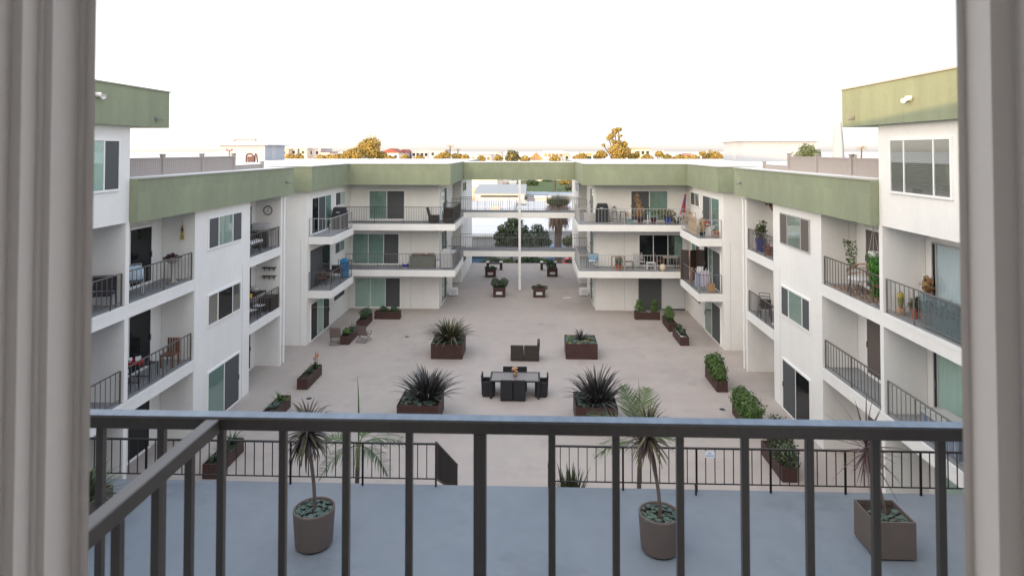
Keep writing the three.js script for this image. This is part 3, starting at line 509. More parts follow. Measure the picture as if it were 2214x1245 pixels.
// long low planters along both sides
const LW = 0.47, LH = 0.46, LD = 1.84, G2 = 'long low planters along the courtyard walls';
const longs = [
  [-9.03, -20.42, 'long low brown planter nearest the terrace on the left'], [-8.87, -24.15, 'long low brown planter cut by the balcony rail on the left'], [-8.84, -27.76, 'long low brown planter with orange flowers, left side'], [-8.9, -33.97, 'long low brown planter between the two sling chairs'], [-8.86, -36.85, 'long low brown planter with leafy bush by the left rear corner'],
  [9.0, -20.85, 'long low brown planter nearest the terrace on the right'], [9.05, -24.1, 'long low brown planter with two bushes by the balcony rail, right side'], [9.08, -28.1, 'long low brown planter with clipped bushes in the middle of the right side'], [9.0, -34.42, 'long low brown planter with pebbles, third from the rear corner on the right'], [8.95, -36.95, 'long low brown planter with tall bush in the right rear corner'],
];
for (const [x, z, l] of longs) planter(l, [x, 0, z], LW, LH, LD, M.corten, { group: G2 });
planter('wide brown planter in front of the left rear sliding door', [-7.82, 0, -38.32], 1.55, LH, 0.48, M.corten, { group: G2 });
planter('wide brown planter with two round bushes at the right rear wall', [7.97, 0, -38.75], 1.5, LH, 0.48, M.corten, { group: G2 });
const tuft = (label, x, z, len, seed, mats = L.dark, n = 34, y = LH - 0.08) => swordPlant('spiky_plant', label, 'plant', [x, y, z], { n, len, wid: 0.055, bend: 0.8, mats, tilt: [0.05, 1.2], r: 0.07, seed });
tuft('dark spiky plant at the near end of the left terrace-side planter', -9.03, -19.85, 0.34, 31); tuft('dark spiky plant in the middle of the left terrace-side planter', -9.0, -20.4, 0.5, 32); tuft('taller spiky plant at the rear of the left terrace-side planter', -9.03, -20.95, 0.55, 33);
tuft('bright spiky plant in the left planter cut by the rail', -8.86, -24.5, 0.55, 34, L.box); tuft('blue spiky plant in the left planter cut by the rail', -8.87, -23.9, 0.4, 35, L.blueGreen);
tuft('dark aloe under the orange flowers, left planter', -8.84, -28.35, 0.42, 36); tuft('low dark aloe in the middle of the orange flower planter', -8.84, -27.7, 0.34, 37);
{ const f = thing('flower_spikes', 'orange aloe flower spikes at the rear of a left planter', 'flowers', [-8.84, LH, -28.4]); R = rng(38); for (let i = 0; i < 7; i++) { const x = rr(-0.13, 0.13), z = rr(-0.16, 0.16), h = rr(0.3, 0.5); new MB().tube([x * 0.5, -0.1, z * 0.5], [x, h, z], 0.008, 0.006, 5).build('stalk', L.dark[2], f); new MB().lathe([[0, 0], [0.03, 0.04], [0.022, 0.12], [0, 0.19]], 8, x, h - 0.03, z).build('bloom', M.orange, f); } }
tuft('grey agave in the planter between the sling chairs', -8.9, -34.3, 0.5, 39, L.blueGreen); bushThing('shrub', 'green leafy shrub in the planter between the sling chairs', 'shrub', [-8.9, LH - 0.08, -33.5], [[0, 0.2, 0, 0.22, 0.8]], L.box, 420, 0.05, { seed: 40 });
bushThing('shrub', 'dark leafy bush by the left rear corner', 'shrub', [-8.86, LH - 0.08, -36.9], [[0, 0.3, 0.2, 0.3, 0.9], [0, 0.25, -0.4, 0.3, 0.9]], L.dark, 800, 0.05, { seed: 41 });
for (const [x, l, s] of [[-8.1, 'left leafy clump in the wide left rear planter', 42], [-7.45, 'right leafy clump in the wide left rear planter', 43]]) bushThing('shrub', l, 'shrub', [x, LH - 0.08, -38.32], [[0, 0.2, 0, 0.2, 0.9], [0.16, 0.12, 0, 0.16]], L.dark, 420, 0.05, { seed: s });
for (const [x, l, s] of [[7.5, 'round green bush on the left of the right rear planter', 44], [8.42, 'round green bush on the right of the right rear planter', 45]]) bushThing('shrub', l, 'shrub', [x, LH - 0.08, -38.75], [[0, 0.3, 0, 0.26, 1.1], [rr(-0.05, 0.05), 0.62, 0, 0.2]], L.box, 900, 0.045, { seed: s });
bushThing('shrub', 'tall narrow green bush in the right rear corner planter', 'shrub', [8.95, LH - 0.08, -36.9], [[0, 0.32, 0.1, 0.28, 1.2], [0, 0.35, -0.45, 0.27, 1.2], [0, 0.6, -0.2, 0.2, 1.2]], L.box, 1200, 0.045, { seed: 46 });
for (const [z, l, s] of [[-34.0, 'low green bush in the near half of the pebble planter', 47], [-34.85, 'low green bush in the far half of the pebble planter', 48]]) bushThing('shrub', l, 'shrub', [9.0, LH - 0.08, z], [[0, 0.2, 0, 0.19, 1]], L.dark, 420, 0.045, { seed: s });
for (const [z, r, h, l, s] of [[-27.6, 0.33, 0.36, 'nearer clipped green bush in the middle right planter', 49], [-28.2, 0.38, 0.6, 'taller clipped green bush in the middle right planter', 50], [-28.75, 0.28, 0.45, 'pale rear bush in the middle right planter', 51]]) bushThing('shrub', l, 'shrub', [9.06, LH - 0.1, z], [[0, h, 0, r, 0.95], [0.02, h * 0.6, 0.1, r * 0.9]], L.box, 1500, 0.05, { seed: s, deep: 0.25 });
for (const [z, r, h, l, s] of [[-23.45, 0.42, 0.42, 'nearer round green bush just above the balcony rail', 52], [-24.15, 0.38, 0.45, 'middle green bush just above the balcony rail', 53], [-24.75, 0.3, 0.5, 'farther leafy bush just above the balcony rail', 54]]) bushThing('shrub', l, 'shrub', [9.05, LH - 0.1, z], [[0, h, 0, r, 0.95], [-0.04, h * 0.6, 0, r * 0.9]], L.box, 1700, 0.05, { seed: s, deep: 0.25 });
for (const [z, r, h, l, s, m] of [[-20.9, 0.5, 0.75, 'loose olive bush in the right planter nearest the terrace', 55, L.olive], [-20.3, 0.36, 0.35, 'grey leaved low bush at the near end of the terrace planter', 56, [L.blueGreen[0], L.olive[1], L.dark[2]]]]) bushThing('shrub', l, 'shrub', [9.0, LH - 0.1, z], [[0, h, 0, r, 1.0], [0.1, h * 0.5, 0.1, r * 0.8]], [...m, ...L.olive], 1500, 0.05, { seed: s, deep: 0.7, spread: 0.8 });
{ R = rng(60); const p = thing('pebbles', 'white pebbles in the wide right rear planter', 'pebbles', [7.97, LH - 0.04, -38.75]); p.userData.kind = 'stuff'; const mb = new MB(); for (let i = 0; i < 60; i++) mb.ball(rr(-0.7, 0.7), rr(-0.02, 0.02), rr(-0.18, 0.2), rr(0.02, 0.04), 0.02, 0.03, 6); mb.build('pebble', M.cloth, p);
  const p2 = thing('pebbles', 'white pebbles in the third planter on the right', 'pebbles', [9.0, LH - 0.04, -34.42]); p2.userData.kind = 'stuff'; const m2 = new MB(); for (let i = 0; i < 70; i++) m2.ball(rr(-0.18, 0.18), rr(-0.02, 0.02), rr(-0.85, 0.88), rr(0.02, 0.035), 0.02, 0.03, 6); m2.build('pebble', M.cloth, p2); }
// cube planters and benches of the passage
function cubePlanter(label, x, z) {
  const t = thing('cube_planter', label, 'planter', [x, 0, z], 0, 'slotted cube planters in the passage'), w = 0.84, h = 0.66;
  const m = new MB(); m.rbox(0, 0.09, w / 2 - 0.02, w, 0.18, 0.04, 0.006).rbox(0, h - 0.13, w / 2 - 0.02, w, 0.26, 0.04, 0.006).rbox(-w / 2 + 0.1, 0.29, w / 2 - 0.02, 0.2, 0.22, 0.038, 0.006).rbox(w / 2 - 0.1, 0.29, w / 2 - 0.02, 0.2, 0.22, 0.038, 0.006); m.build('front_panel', M.corten, t);
  for (const s of [-1, 1]) new MB().rbox(s * (w / 2 - 0.02), h / 2, -0.02, 0.038, h - 0.004, w - 0.05, 0.006).build('side_panel', M.corten, t);
  new MB().rbox(0, h / 2, -w / 2 + 0.02, w - 0.09, h - 0.002, 0.036, 0.006).build('rear_panel', M.corten, t);
  new MB().box(-w / 2 + 0.045, 0.1, w / 2 - 0.075, w / 2 - 0.045, 0.46, w / 2 - 0.06).build('light_panel', M.cloth, t);
  new MB().box(-w / 2 + 0.045, h - 0.09, -w / 2 + 0.045, w / 2 - 0.045, h - 0.06, w / 2 - 0.08).build('soil', M.soil, t); return t;
}
cubePlanter('brown cube planter with white slot and two round topiary balls', -1.34, -44.45); cubePlanter('brown cube planter with white slot and sprawling low plant', 1.46, -44.45); cubePlanter('brown cube planter with white slot and low leaves before the left bench', -2.43, -51.35); cubePlanter('brown cube planter with white slot and single topiary ball', 2.59, -51.7);
for (const [x, z, l, s] of [[-1.62, -44.4, 'left round topiary ball in the front passage planter', 61], [-1.03, -44.4, 'right round topiary ball in the front passage planter', 62], [2.45, -51.7, 'single round topiary ball before the right bench', 63]]) bushThing('topiary', l, 'topiary', [x, 0.58, z], [[0, s === 63 ? 0.4 : 0.36, 0, s === 63 ? 0.36 : 0.3, 1.05]], L.dark, 1300, 0.04, { seed: s, deep: 0.15, spread: 0.35 });
bushThing('shrub', 'sprawling low plant in the right front passage planter', 'shrub', [1.46, 0.58, -44.4], [[-0.4, 0.08, 0.2, 0.14], [0, 0.14, 0, 0.18, 0.7], [0.45, 0.06, 0.2, 0.14]], L.olive, 380, 0.05, { seed: 64, spread: 0.9 });
bushThing('shrub', 'low leafy plant before the left passage bench', 'shrub', [-2.43, 0.58, -51.3], [[-0.3, 0.1, 0.1, 0.18], [0.15, 0.14, 0, 0.2, 0.7], [0.4, 0.08, 0.1, 0.12]], L.dark, 420, 0.05, { seed: 65, spread: 0.9 });
function bench(label, x, z) { const t = thing('bench', label, 'bench', [x, 0, z], 0, 'passage benches'); for (const s of [-1, 1]) { const p = mesh('post', bevelBox(0.22, 0.62, 0.4, 0.01), M.corten, t, [s * 0.57, 0.31, 0]); mesh('cap', bevelBox(0.26, 0.08, 0.44, 0.01), M.cloth, p, [0, 0.352, 0]); } new MB().rbox(0, 0.55, 0, 0.91, 0.1, 0.36, 0.01).build('seat', M.corten, t); }
bench('brown bench with white capped posts at the far left of the passage', -2.3, -54.2); bench('brown bench with white capped posts at the far right of the passage', 2.33, -54.3);
// outdoor units
function acUnit(label, x, z) { const t = thing('ac_unit', label, 'air conditioner', [x, 0, z]); new MB().rbox(0, 0.3, 0, 0.62, 0.5, 0.4, 0.03).build('casing', M.cloth, t); new MB().box(-0.25, 0, -0.15, -0.19, 0.05, 0.15).box(0.19, 0, -0.15, 0.25, 0.05, 0.15).build('foot', M.grey, t); const g = new MB(); for (const r of [0.07, 0.13, 0.19]) { const k = new THREE.TorusGeometry(r, 0.006, 5, 20); k.translate(0.04, 0.3, 0.205); g.add(k); } g.build('fan_guard', M.lightGrey, t); new MB().curve([[x < 0 ? -0.3 : 0.3, 0.2, 0.05], [x < 0 ? -0.42 : 0.42, 0.3, 0.1], [x < 0 ? -0.44 : 0.44, 1.4, 0.1], [x < 0 ? -0.44 : 0.44, 2.4, 0.1]], 0.025).build('pipe', M.cloth, t); }
acUnit('white outdoor cooling unit by the left passage wall', -4.6, -44.4); acUnit('white outdoor cooling unit by the right passage wall', 4.6, -44.7);
for (const [x, z, l] of [[-8.2, -25.9, 'small dark floor drain near the left planters'], [-5.9, -34.6, 'small dark floor drain left of the olive flax'], [8.55, -25.4, 'small dark floor drain near the right bushes']]) { const t = thing('floor_drain', l, 'drain', [x, 0, z]); new MB().lathe([[0, 0.004], [0.1, 0.004], [0.12, 0.012], [0.13, 0]], 18).build('ring', M.grey, t); new MB().lathe([[0, 0.006], [0.095, 0.006]], 16).build('grate', M.black, t); }
{ const t = thing('white_scrap', 'small flat white scrap lying in the passage on the right', 'paper', [3.35, 0.004, -44.05], 0.3); new MB().rbox(0, 0.006, 0, 0.5, 0.01, 0.24, 0.004).rbox(0.26, 0.012, 0.02, 0.2, 0.008, 0.12, 0.003, [0, 0.4, 0.1]).build('sheet', M.cloth, t); }  // flat white pieces on the courtyard floor
// ---------------------------------------------------------------- courtyard furniture
{
  const t = thing('dining_table', 'long dark wicker dining table with glass top in the middle', 'table', [0.3, 0, -26.68]);
  new MB().rbox(0, 0.715, -0.52, 2.1, 0.05, 0.08, 0.01).rbox(0, 0.715, 0.52, 2.1, 0.05, 0.08, 0.01).rbox(-1.01, 0.715, 0, 0.08, 0.05, 0.96, 0.01).rbox(1.01, 0.715, 0, 0.08, 0.05, 0.96, 0.01).build('rim', M.wicker, t);
  new MB().rbox(0, 0.725, 0, 1.94, 0.012, 0.96, 0.003).build('glass_top', new THREE.MeshStandardMaterial({ color: C(0.19, 0.17, 0.162), roughness: 0.35 }), t);
  new MB().box(-0.9, 0.733, -0.4, 0.9, 0.7345, -0.385).box(-0.9, 0.733, 0.385, 0.9, 0.7345, 0.4).box(-0.9, 0.733, -0.384, -0.885, 0.7345, 0.384).box(0.885, 0.733, -0.384, 0.9, 0.7345, 0.384).build('inlay', M.grey, t);
  for (const sx of [-1, 1]) for (const sz of [-1, 1]) mesh('leg', bevelBox(0.09, 0.69, 0.09, 0.01), M.wicker, t, [sx * 0.98, 0.345, sz * 0.5]);
  const chair = (label, pos, turn, arms) => {
    const c = thing('wicker_chair', label, 'chair', pos, turn, 'wicker chairs round the dining table');   // back towards +z of the chair
    new MB().rbox(0, 0.215, -0.02, 0.5, 0.43, 0.46, 0.02).build('seat_box', M.wicker, c); new MB().rbox(0, 0.45, -0.03, 0.44, 0.06, 0.42, 0.025).build('cushion', M.black, c);
    new MB().rbox(0, 0.47, 0.25, 0.5, 0.82, 0.06, 0.02, [0.05, 0, 0]).build('backrest', M.wicker, c);
    if (arms) for (const s of [-1, 1]) new MB().rbox(s * 0.27, 0.32, -0.02, 0.06, 0.62, 0.5, 0.02).build('arm', M.wicker, c);
    for (const s of [-1, 1]) for (const q of [-1, 1]) mesh('foot', bevelBox(0.05, 0.03, 0.05, 0.008), M.railGrey, c, [s * 0.2, 0.012, q * 0.19 - 0.01]);
  };
  chair('dark wicker chair seen from behind, front left of the table', [-0.03, 0, -26.12], 0); chair('dark wicker chair seen from behind, front right of the table', [0.5, 0, -26.12], 0);
  chair('dark wicker armchair at the left end of the table', [-0.82, 0, -26.6], -Math.PI / 2, 1); chair('dark wicker armchair at the right end of the table', [1.4, 0, -26.62], Math.PI / 2, 1);
  chair('dark wicker chair facing us, rear left of the table', [0.0, 0, -27.22], Math.PI); chair('dark wicker chair facing us, rear right of the table', [0.54, 0, -27.22], Math.PI);
  const v = thing('vase', 'stone vase of orange flowers on the dining table', 'vase', [0.3, 0.735, -26.75]); new MB().lathe([[0, 0], [0.07, 0], [0.11, 0.07], [0.1, 0.13], [0.06, 0.16], [0.07, 0.19], [0.05, 0.19], [0.04, 0.16]], 18).build('bowl', M.rattan, v);
  R = rng(71); const fl = new MB(), gr = new MB(); for (let i = 0; i < 26; i++) { const a = R() * 6.28, r = rr(0.02, 0.15), h = rr(0.22, 0.36); fl.ball(r * Math.cos(a), h, r * Math.sin(a), rr(0.025, 0.045), 0.03, 0.035, 7); gr.tube([0, 0.15, 0], [r * Math.cos(a), h, r * Math.sin(a)], 0.004, 0.004, 4); } fl.build('blossom', S(0.55, 0.32, 0.18), v); gr.build('stalk', L.olive[0], v);
  const sofa = (label, x, w, arm) => { const c = thing('sofa_section', label, 'sofa', [x, 0, -31.1]); new MB().rbox(0, 0.2, -0.05, w, 0.36, 0.72, 0.02).build('base', M.wickerBrown, c); new MB().rbox(0, 0.4, 0.26, w - 0.01, 0.72, 0.12, 0.03).build('backrest', M.wickerBrown, c); new MB().rbox(0, 0.43, -0.12, w - 0.1, 0.1, 0.55, 0.03).build('cushion', M.black, c); if (arm) new MB().rbox(w / 2 - 0.05, 0.46, -0.08, 0.12, 0.86, 0.74, 0.03, [0, 0, -0.07]).build('arm', M.wickerBrown, c); for (const s of [-1, 1]) mesh('foot', bevelBox(0.06, 0.04, 0.06, 0.008), M.black, c, [s * (w / 2 - 0.08), 0.02, 0.25]); };
  sofa('brown wicker sofa section without arm, seen from behind', 0.27, 0.64); sofa('brown wicker sofa section with raised right arm, seen from behind', 0.98, 0.74, 1);
  M.sling = S(0.17, 0.135, 0.125, 0.8);
  const sling = (label, x, z, turn) => { const c = thing('sling_chair', label, 'chair', [x, 0, z], turn, 'folding sling chairs by the left wall'); const b = new MB();   // back towards +z
    new MB().rbox(0, 0.62, 0.2, 0.5, 0.56, 0.012, 0.004, [0.28, 0, 0]).build('back_sling', M.sling, c); new MB().rbox(0, 0.37, -0.12, 0.5, 0.012, 0.52, 0.004, [-0.08, 0, 0]).build('seat_sling', M.sling, c);
    for (const s of [-1, 1]) { b.tube([s * 0.27, 0.02, 0.28], [s * 0.27, 0.42, -0.36], 0.014).tube([s * 0.27, 0.02, -0.38], [s * 0.27, 0.35, 0.08], 0.014).tube([s * 0.27, 0.33, 0.09], [s * 0.27, 0.92, 0.3], 0.014).tube([s * 0.29, 0.56, 0.18], [s * 0.29, 0.54, -0.34], 0.016).tube([s * 0.29, 0.54, -0.34], [s * 0.28, 0.38, -0.36], 0.012); }
    b.tube([-0.27, 0.92, 0.3], [0.27, 0.92, 0.3], 0.014).tube([-0.27, 0.03, 0.28], [0.27, 0.03, 0.28], 0.014).tube([-0.27, 0.2, 0.0], [0.27, 0.2, 0.0], 0.012).build('frame', M.rail, c); };
  sling('taupe folding sling chair, left of the planter by the left wall', -9.4, -33.2, 0.12); sling('taupe folding sling chair, right of the planter by the left wall', -8.05, -33.65, -0.25);
}
// ---------------------------------------------------------------- pots on the terrace
const TY = 2.8;
function roundPot(label, x, z) { const t = thing('round_pot', label, 'pot', [x, TY, z], 0); new MB().lathe([[0, 0.03], [0.33, 0.03], [0.345, 0.05], [0.385, 0.66], [0.385, 0.685], [0.375, 0.695], [0.355, 0.695], [0.345, 0.68], [0.335, 0.6]], 48).build('body', M.potGrey, t); new MB().lathe([[0.29, 0], [0.31, 0.03], [0, 0.03]], 32).build('foot', M.black, t); const s = new THREE.CircleGeometry(0.34, 24); s.rotateX(-Math.PI / 2); mesh('soil', s, M.soil, t, [0, 0.615, 0]); return t; }
roundPot('taupe round pot on the terrace, left of centre', -3.07, -11.93); roundPot('taupe round pot on the terrace, right of centre', 3.44, -12.0);
succulents('blue green rosettes around the left cordyline trunk', [-3.07, TY + 0.62, -11.93], 0.68, 0.68, 46, 0.062, 81, L.blueGreen, 0.07, true); succulents('blue green rosettes around the right cordyline trunk', [3.44, TY + 0.62, -12.0], 0.68, 0.68, 40, 0.07, 82, L.blueGreen, 0.07, true);
function cordyline(label, base, top, mats, seed, o = {}) {
  const t = swordPlant('cordyline', label, 'cordyline', [base[0], base[1], base[2]], { n: 0, len: 1, wid: 1, bend: 1, mats, tilt: [0, 1], seed });
  const d = V(...top).sub(V(...base)); new MB().curve([[0, -0.05, 0], [d.x * 0.25 + 0.01, d.y * 0.35, d.z * 0.3], [d.x * 0.7, d.y * 0.75, d.z * 0.7], [d.x, d.y, d.z]], o.tr ?? 0.034, 14, 9).build('trunk', M.trunk, t);
  R = rng(seed); const gs = [0, 1, 2, 3].map((i) => blade(o.len * (0.8 + 0.1 * i), o.wid, o.bend * (0.4 + 0.4 * i), 8, 0.35));
  for (let i = 0; i < o.n; i++) { const u = (i + R()) / o.n, tilt = 0.05 + (o.max ?? 2.3) * Math.pow(u, 0.85), a = i * 2.4 + R() * 0.8; const m = mesh('leaf', gs[Math.floor(R() * 4)], mats[u > 0.55 && mats.length > 2 ? 1 + Math.floor(R() * (mats.length - 1)) : Math.floor(R() * mats.length)], t, [d.x, d.y + 0.1 - 0.2 * u, d.z], [0, a, -tilt], 0.85 + 0.25 * R()); m.rotation.order = 'YZX'; }
  return t;
}
cordyline('purple leaved cordyline growing in the left round pot', [-3.05, TY + 0.62, -11.93], [-3.12, 5.0, -11.7], L.cordPurple, 83, { n: 150, len: 0.58, wid: 0.062, bend: 0.9 });
cordyline('green leaved cordyline growing in the right round pot', [3.46, TY + 0.62, -12.0], [3.22, 4.95, -11.9], L.cordGreen, 84, { n: 150, len: 0.58, wid: 0.062, bend: 0.6 });
planter('taupe square planter on the terrace at the right', [7.66, TY, -12.18], 0.74, 0.7, 0.76, M.potGrey, { name: 'square_planter', wall: 0.03, foot: 0.035, drop: 0.1 });
planter('taupe square planter on the terrace, cut by the left window frame', [-7.78, TY, -12.2], 0.74, 0.7, 0.76, M.potGrey, { name: 'square_planter', wall: 0.03, foot: 0.035, drop: 0.1 });
cordyline('thin red spiky cordyline in the right square planter', [7.62, TY + 0.55, -12.25], [7.38, 4.62, -12.25], L.cordRed, 85, { n: 56, len: 0.86, wid: 0.034, bend: 0.25, max: 2.5, tr: 0.05 });
cordyline('second thin stem leaning beside the red cordyline', [7.7, TY + 0.55, -12.2], [7.5, 4.2, -12.2], L.cordRed, 86, { n: 16, len: 0.5, wid: 0.025, bend: 0.2, max: 1.2, tr: 0.028 });
succulents('blue green rosettes under the red cordyline', [7.72, TY + 0.6, -12.05], 0.58, 0.44, 30, 0.062, 87, L.blueGreen, 0.08);
swordPlant('yucca', 'green spiky yucca in the planter cut by the left window frame', 'yucca', [-7.62, TY + 0.6, -12.15], { n: 90, len: 0.75, wid: 0.05, bend: 0.5, mats: [...L.olive, ...L.palm], tilt: [0.05, 1.7], r: 0.1, seed: 88, y: 0.1 });
// ---------------------------------------------------------------- palms and snake plant just below the terrace
function frondGeo(len, droop, n, ll, seed) {
  const q = rng(seed), pos = [], idx = []; const P = (t) => { const a = droop * t; return [len * (t - 0.12 * a * t), len * (0.16 * t - 0.42 * a * t), 0]; };
  const quad = (a, b, c, d) => { const k = pos.length / 3; pos.push(...a, ...b, ...c, ...d); idx.push(k, k + 1, k + 2, k, k + 2, k + 3); };
  for (let i = 0; i < 10; i++) { const a = P(i / 10), b = P((i + 1) / 10), w0 = 0.016 * (1 - i / 11), w1 = 0.016 * (1 - (i + 1) / 11); quad([a[0], a[1], -w0], [b[0], b[1], -w1], [b[0], b[1], w1], [a[0], a[1], w0]); quad([a[0], a[1] - w0, 0], [b[0], b[1] - w1, 0], [b[0], b[1] + w1, 0], [a[0], a[1] + w0, 0]); }
  for (let i = 0; i < n; i++) for (const s of [-1, 1]) { const t = 0.2 + 0.8 * i / n, p = P(t), l = ll * Math.sin(Math.PI * (0.15 + 0.8 * t)) * (0.85 + 0.3 * q()), sx = 0.55 + 0.2 * q(), dz = s * l * 0.8, dy = l * (0.12 - 0.55 * q() * droop), w = 0.012;
    const m = [p[0] + l * sx * 0.5, p[1] + dy * 0.25 + 0.03 * l, dz * 0.55], e = [p[0] + l * sx, p[1] + dy, dz]; const k = pos.length / 3; pos.push(p[0] - w, p[1], 0, p[0] + w, p[1], 0, m[0] + w, m[1], m[2], m[0] - w, m[1], m[2], ...e); idx.push(k, k + 1, k + 2, k, k + 2, k + 3, k + 3, k + 2, k + 4); }
  const g = new THREE.BufferGeometry(); g.setAttribute('position', new THREE.Float32BufferAttribute(pos, 3)); g.setIndex(idx); g.computeVertexNormals(); return g;
}
function palm(label, x, z, trunkTop, fr, spear, seed) {
  const t = thing('palm_tree', label, 'palm', [x, 0, z]); R = rng(seed);
  new MB().lathe([[0.2, 0.0], [0.27, 0.42], [0.25, 0.44], [0, 0.4]], 20).build('pot', M.potGrey, t);
  new MB().curve([[0, 0.3, 0], [0.02, trunkTop * 0.5, 0], [0.05, trunkTop, 0]], 0.055, 10, 8).build('trunk', M.trunk, t);
  new MB().curve([[0.05, trunkTop - 0.02, 0], [0.06, trunkTop + 0.3, 0], [0.07, trunkTop + 0.6, 0]], 0.048, 8, 8).build('crownshaft', S(0.19, 0.20, 0.06, 0.5), t);
  fr.forEach(([a, up, len, droop], i) => { const m = mesh('frond', frondGeo(len, droop, 34, len * 0.34, seed + i), L.palm[i % 3], t, [0.06, trunkTop + 0.55, 0], [0, a, up]); m.rotation.order = 'YZX'; });
  if (spear) { const g = blade(spear, 0.075, 0.12, 6, 0.6); mesh('spear_leaf', g, L.palm[1], t, [0.07, trunkTop + 0.55, 0], [0, 2.6, 0.02]); }
}
palm('small feathery palm below the terrace, left of the stair', -3.35, -15.7, 2.35, [[0.1, 0.35, 1.35, 1.2], [2.9, 0.3, 1.2, 1.2], [-0.5, 0.0, 1.2, 1.4], [-2.5, -0.05, 1.2, 1.4], [1.3, 0.5, 1.1, 1.1], [-1.4, 0.2, 1.2, 1.3]], 1.75, 91);
palm('small feathery palm below the terrace, right of the stair', 3.65, -15.8, 2.45, [[3.05, 0.75, 1.6, 1.0], [2.5, 0.5, 1.5, 1.1], [0.3, 0.75, 1.2, 1.2], [-0.4, 0.6, 1.2, 1.2], [1.2, 1.1, 1.5, 0.8], [-1.9, 0.5, 1.2, 1.3], [2.0, 1.1, 1.5, 0.6], [3.4, 0.25, 1.3, 1.3]], 1.7, 92);
{ const t = swordPlant('snake_plant', 'upright snake plant just beyond the terrace edge', 'snake plant', [2.0, 1.8, -15.6], { n: 74, len: 0.68, wid: 0.085, bend: 0.12, mats: [...L.olive, L.palm[2], L.cordGreen[1]], tilt: [0.0, 0.42], r: 0.25, seed: 93 }); new MB().lathe([[0.24, -1.8], [0.33, 0.04], [0.3, 0.04], [0, 0]], 20).build('pot', M.potGrey, t); }
// ---------------------------------------------------------------- things on the balconies
function coveredGrill(label, pos, turn, mat, w = 0.85, h = 1.12, d = 0.55) {
  const t = thing('covered_grill', label, 'grill', pos, turn), sh = new THREE.Shape([[-w / 2, 0], [w / 2, 0], [w / 2 - 0.03, h * 0.68], [w / 2 - 0.14, h], [-w / 2 + 0.14, h], [-w / 2 + 0.03, h * 0.68]].map((p) => new THREE.Vector2(...p)));
  const g = new THREE.ExtrudeGeometry(sh, { depth: d - 0.06, bevelEnabled: true, bevelSize: 0.03, bevelThickness: 0.03, bevelSegments: 2, bevelOffset: -0.03 }); g.translate(0, 0.05, -d / 2 + 0.03); new MB().add(g).build('cover', mat, t);
  new MB().rbox(0, 0.03, 0, w - 0.12, 0.06, d - 0.1, 0.01).build('wheel_base', M.black, t); const f = new MB(); for (const x of [-0.24, -0.06, 0.14, 0.27]) f.tube([x, 0.1, d / 2 + 0.004], [x * 0.93, h * 0.66, d / 2 + 0.002], 0.012, 0.01, 5); f.build('fold', mat, t);
  new MB().rbox(-0.08, h * 0.82, d / 2 + 0.003, 0.2, 0.05, 0.006, 0.002).build('emblem', M.lightGrey, t); return t;
}
function grill(label, pos, turn) { const t = thing('barbecue', label, 'grill', pos, turn); new MB().rbox(0, 0.42, 0, 0.62, 0.7, 0.48, 0.02).build('cabinet', M.black, t); new MB().rbox(0, 0.84, 0, 0.72, 0.14, 0.52, 0.03).build('firebox', M.grey, t); const g = new THREE.CylinderGeometry(0.26, 0.26, 0.72, 18, 1, false, 0, Math.PI); g.rotateZ(Math.PI / 2); g.rotateX(-Math.PI / 2 + Math.PI); g.translate(0, 0.9, 0); new MB().add(g).build('hood', M.lightGrey, t); new MB().tube([-0.26, 1.0, 0.27], [0.26, 1.0, 0.27], 0.012).build('handle', M.steel, t); new MB().rbox(0.52, 0.86, 0, 0.3, 0.03, 0.42, 0.008).rbox(-0.52, 0.86, 0, 0.3, 0.03, 0.42, 0.008).build('side_shelf', M.grey, t); const k = new MB(); for (const x of [-0.2, 0, 0.2]) k.rbox(x, 0.83, 0.275, 0.05, 0.05, 0.03, 0.01); k.build('knob', M.steel, t); }
function metalChair(label, pos, turn, mat = M.railGrey, o = {}) {       // back towards -z, faces +z
  const t = thing(o.name ?? 'patio_chair', label, 'chair', pos, turn), w = o.w ?? 0.46, b = new MB();
  for (const s of [-1, 1]) { b.tube([s * w / 2, 0, 0.22], [s * w / 2, 0.44, 0.2], 0.014).tube([s * w / 2, 0, -0.24], [s * w / 2, 0.46, -0.2], 0.014).tube([s * w / 2, 0.46, -0.2], [s * w / 2, 0.92, -0.3], 0.014); if (o.arms) b.tube([s * w / 2, 0.64, -0.22], [s * w / 2, 0.62, 0.2], 0.014).tube([s * w / 2, 0.62, 0.2], [s * w / 2, 0.44, 0.2], 0.012); }
  b.tube([-w / 2, 0.92, -0.3], [w / 2, 0.92, -0.3], 0.014).tube([-w / 2, 0.44, 0.2], [w / 2, 0.44, 0.2], 0.012); b.build('frame', mat, t);
  new MB().rbox(0, 0.45, 0, w - 0.02, o.pad ? 0.07 : 0.02, 0.42, 0.01).build('seat', o.seat ?? mat, t);
  if (o.slats) { const q = new MB(); for (let i = 0; i < o.slats; i++) q.rbox(0, 0.55 + i * 0.34 / o.slats, -0.225 - i * 0.07 / o.slats, w - 0.03, 0.035, 0.012, 0.004); q.build('back_slats', o.back ?? mat, t); } else new MB().rbox(0, 0.7, -0.255, w - 0.02, 0.4, o.pad ? 0.06 : 0.014, 0.006, [-0.2, 0, 0]).build('backrest', o.back ?? o.seat ?? mat, t);
  return t;
}
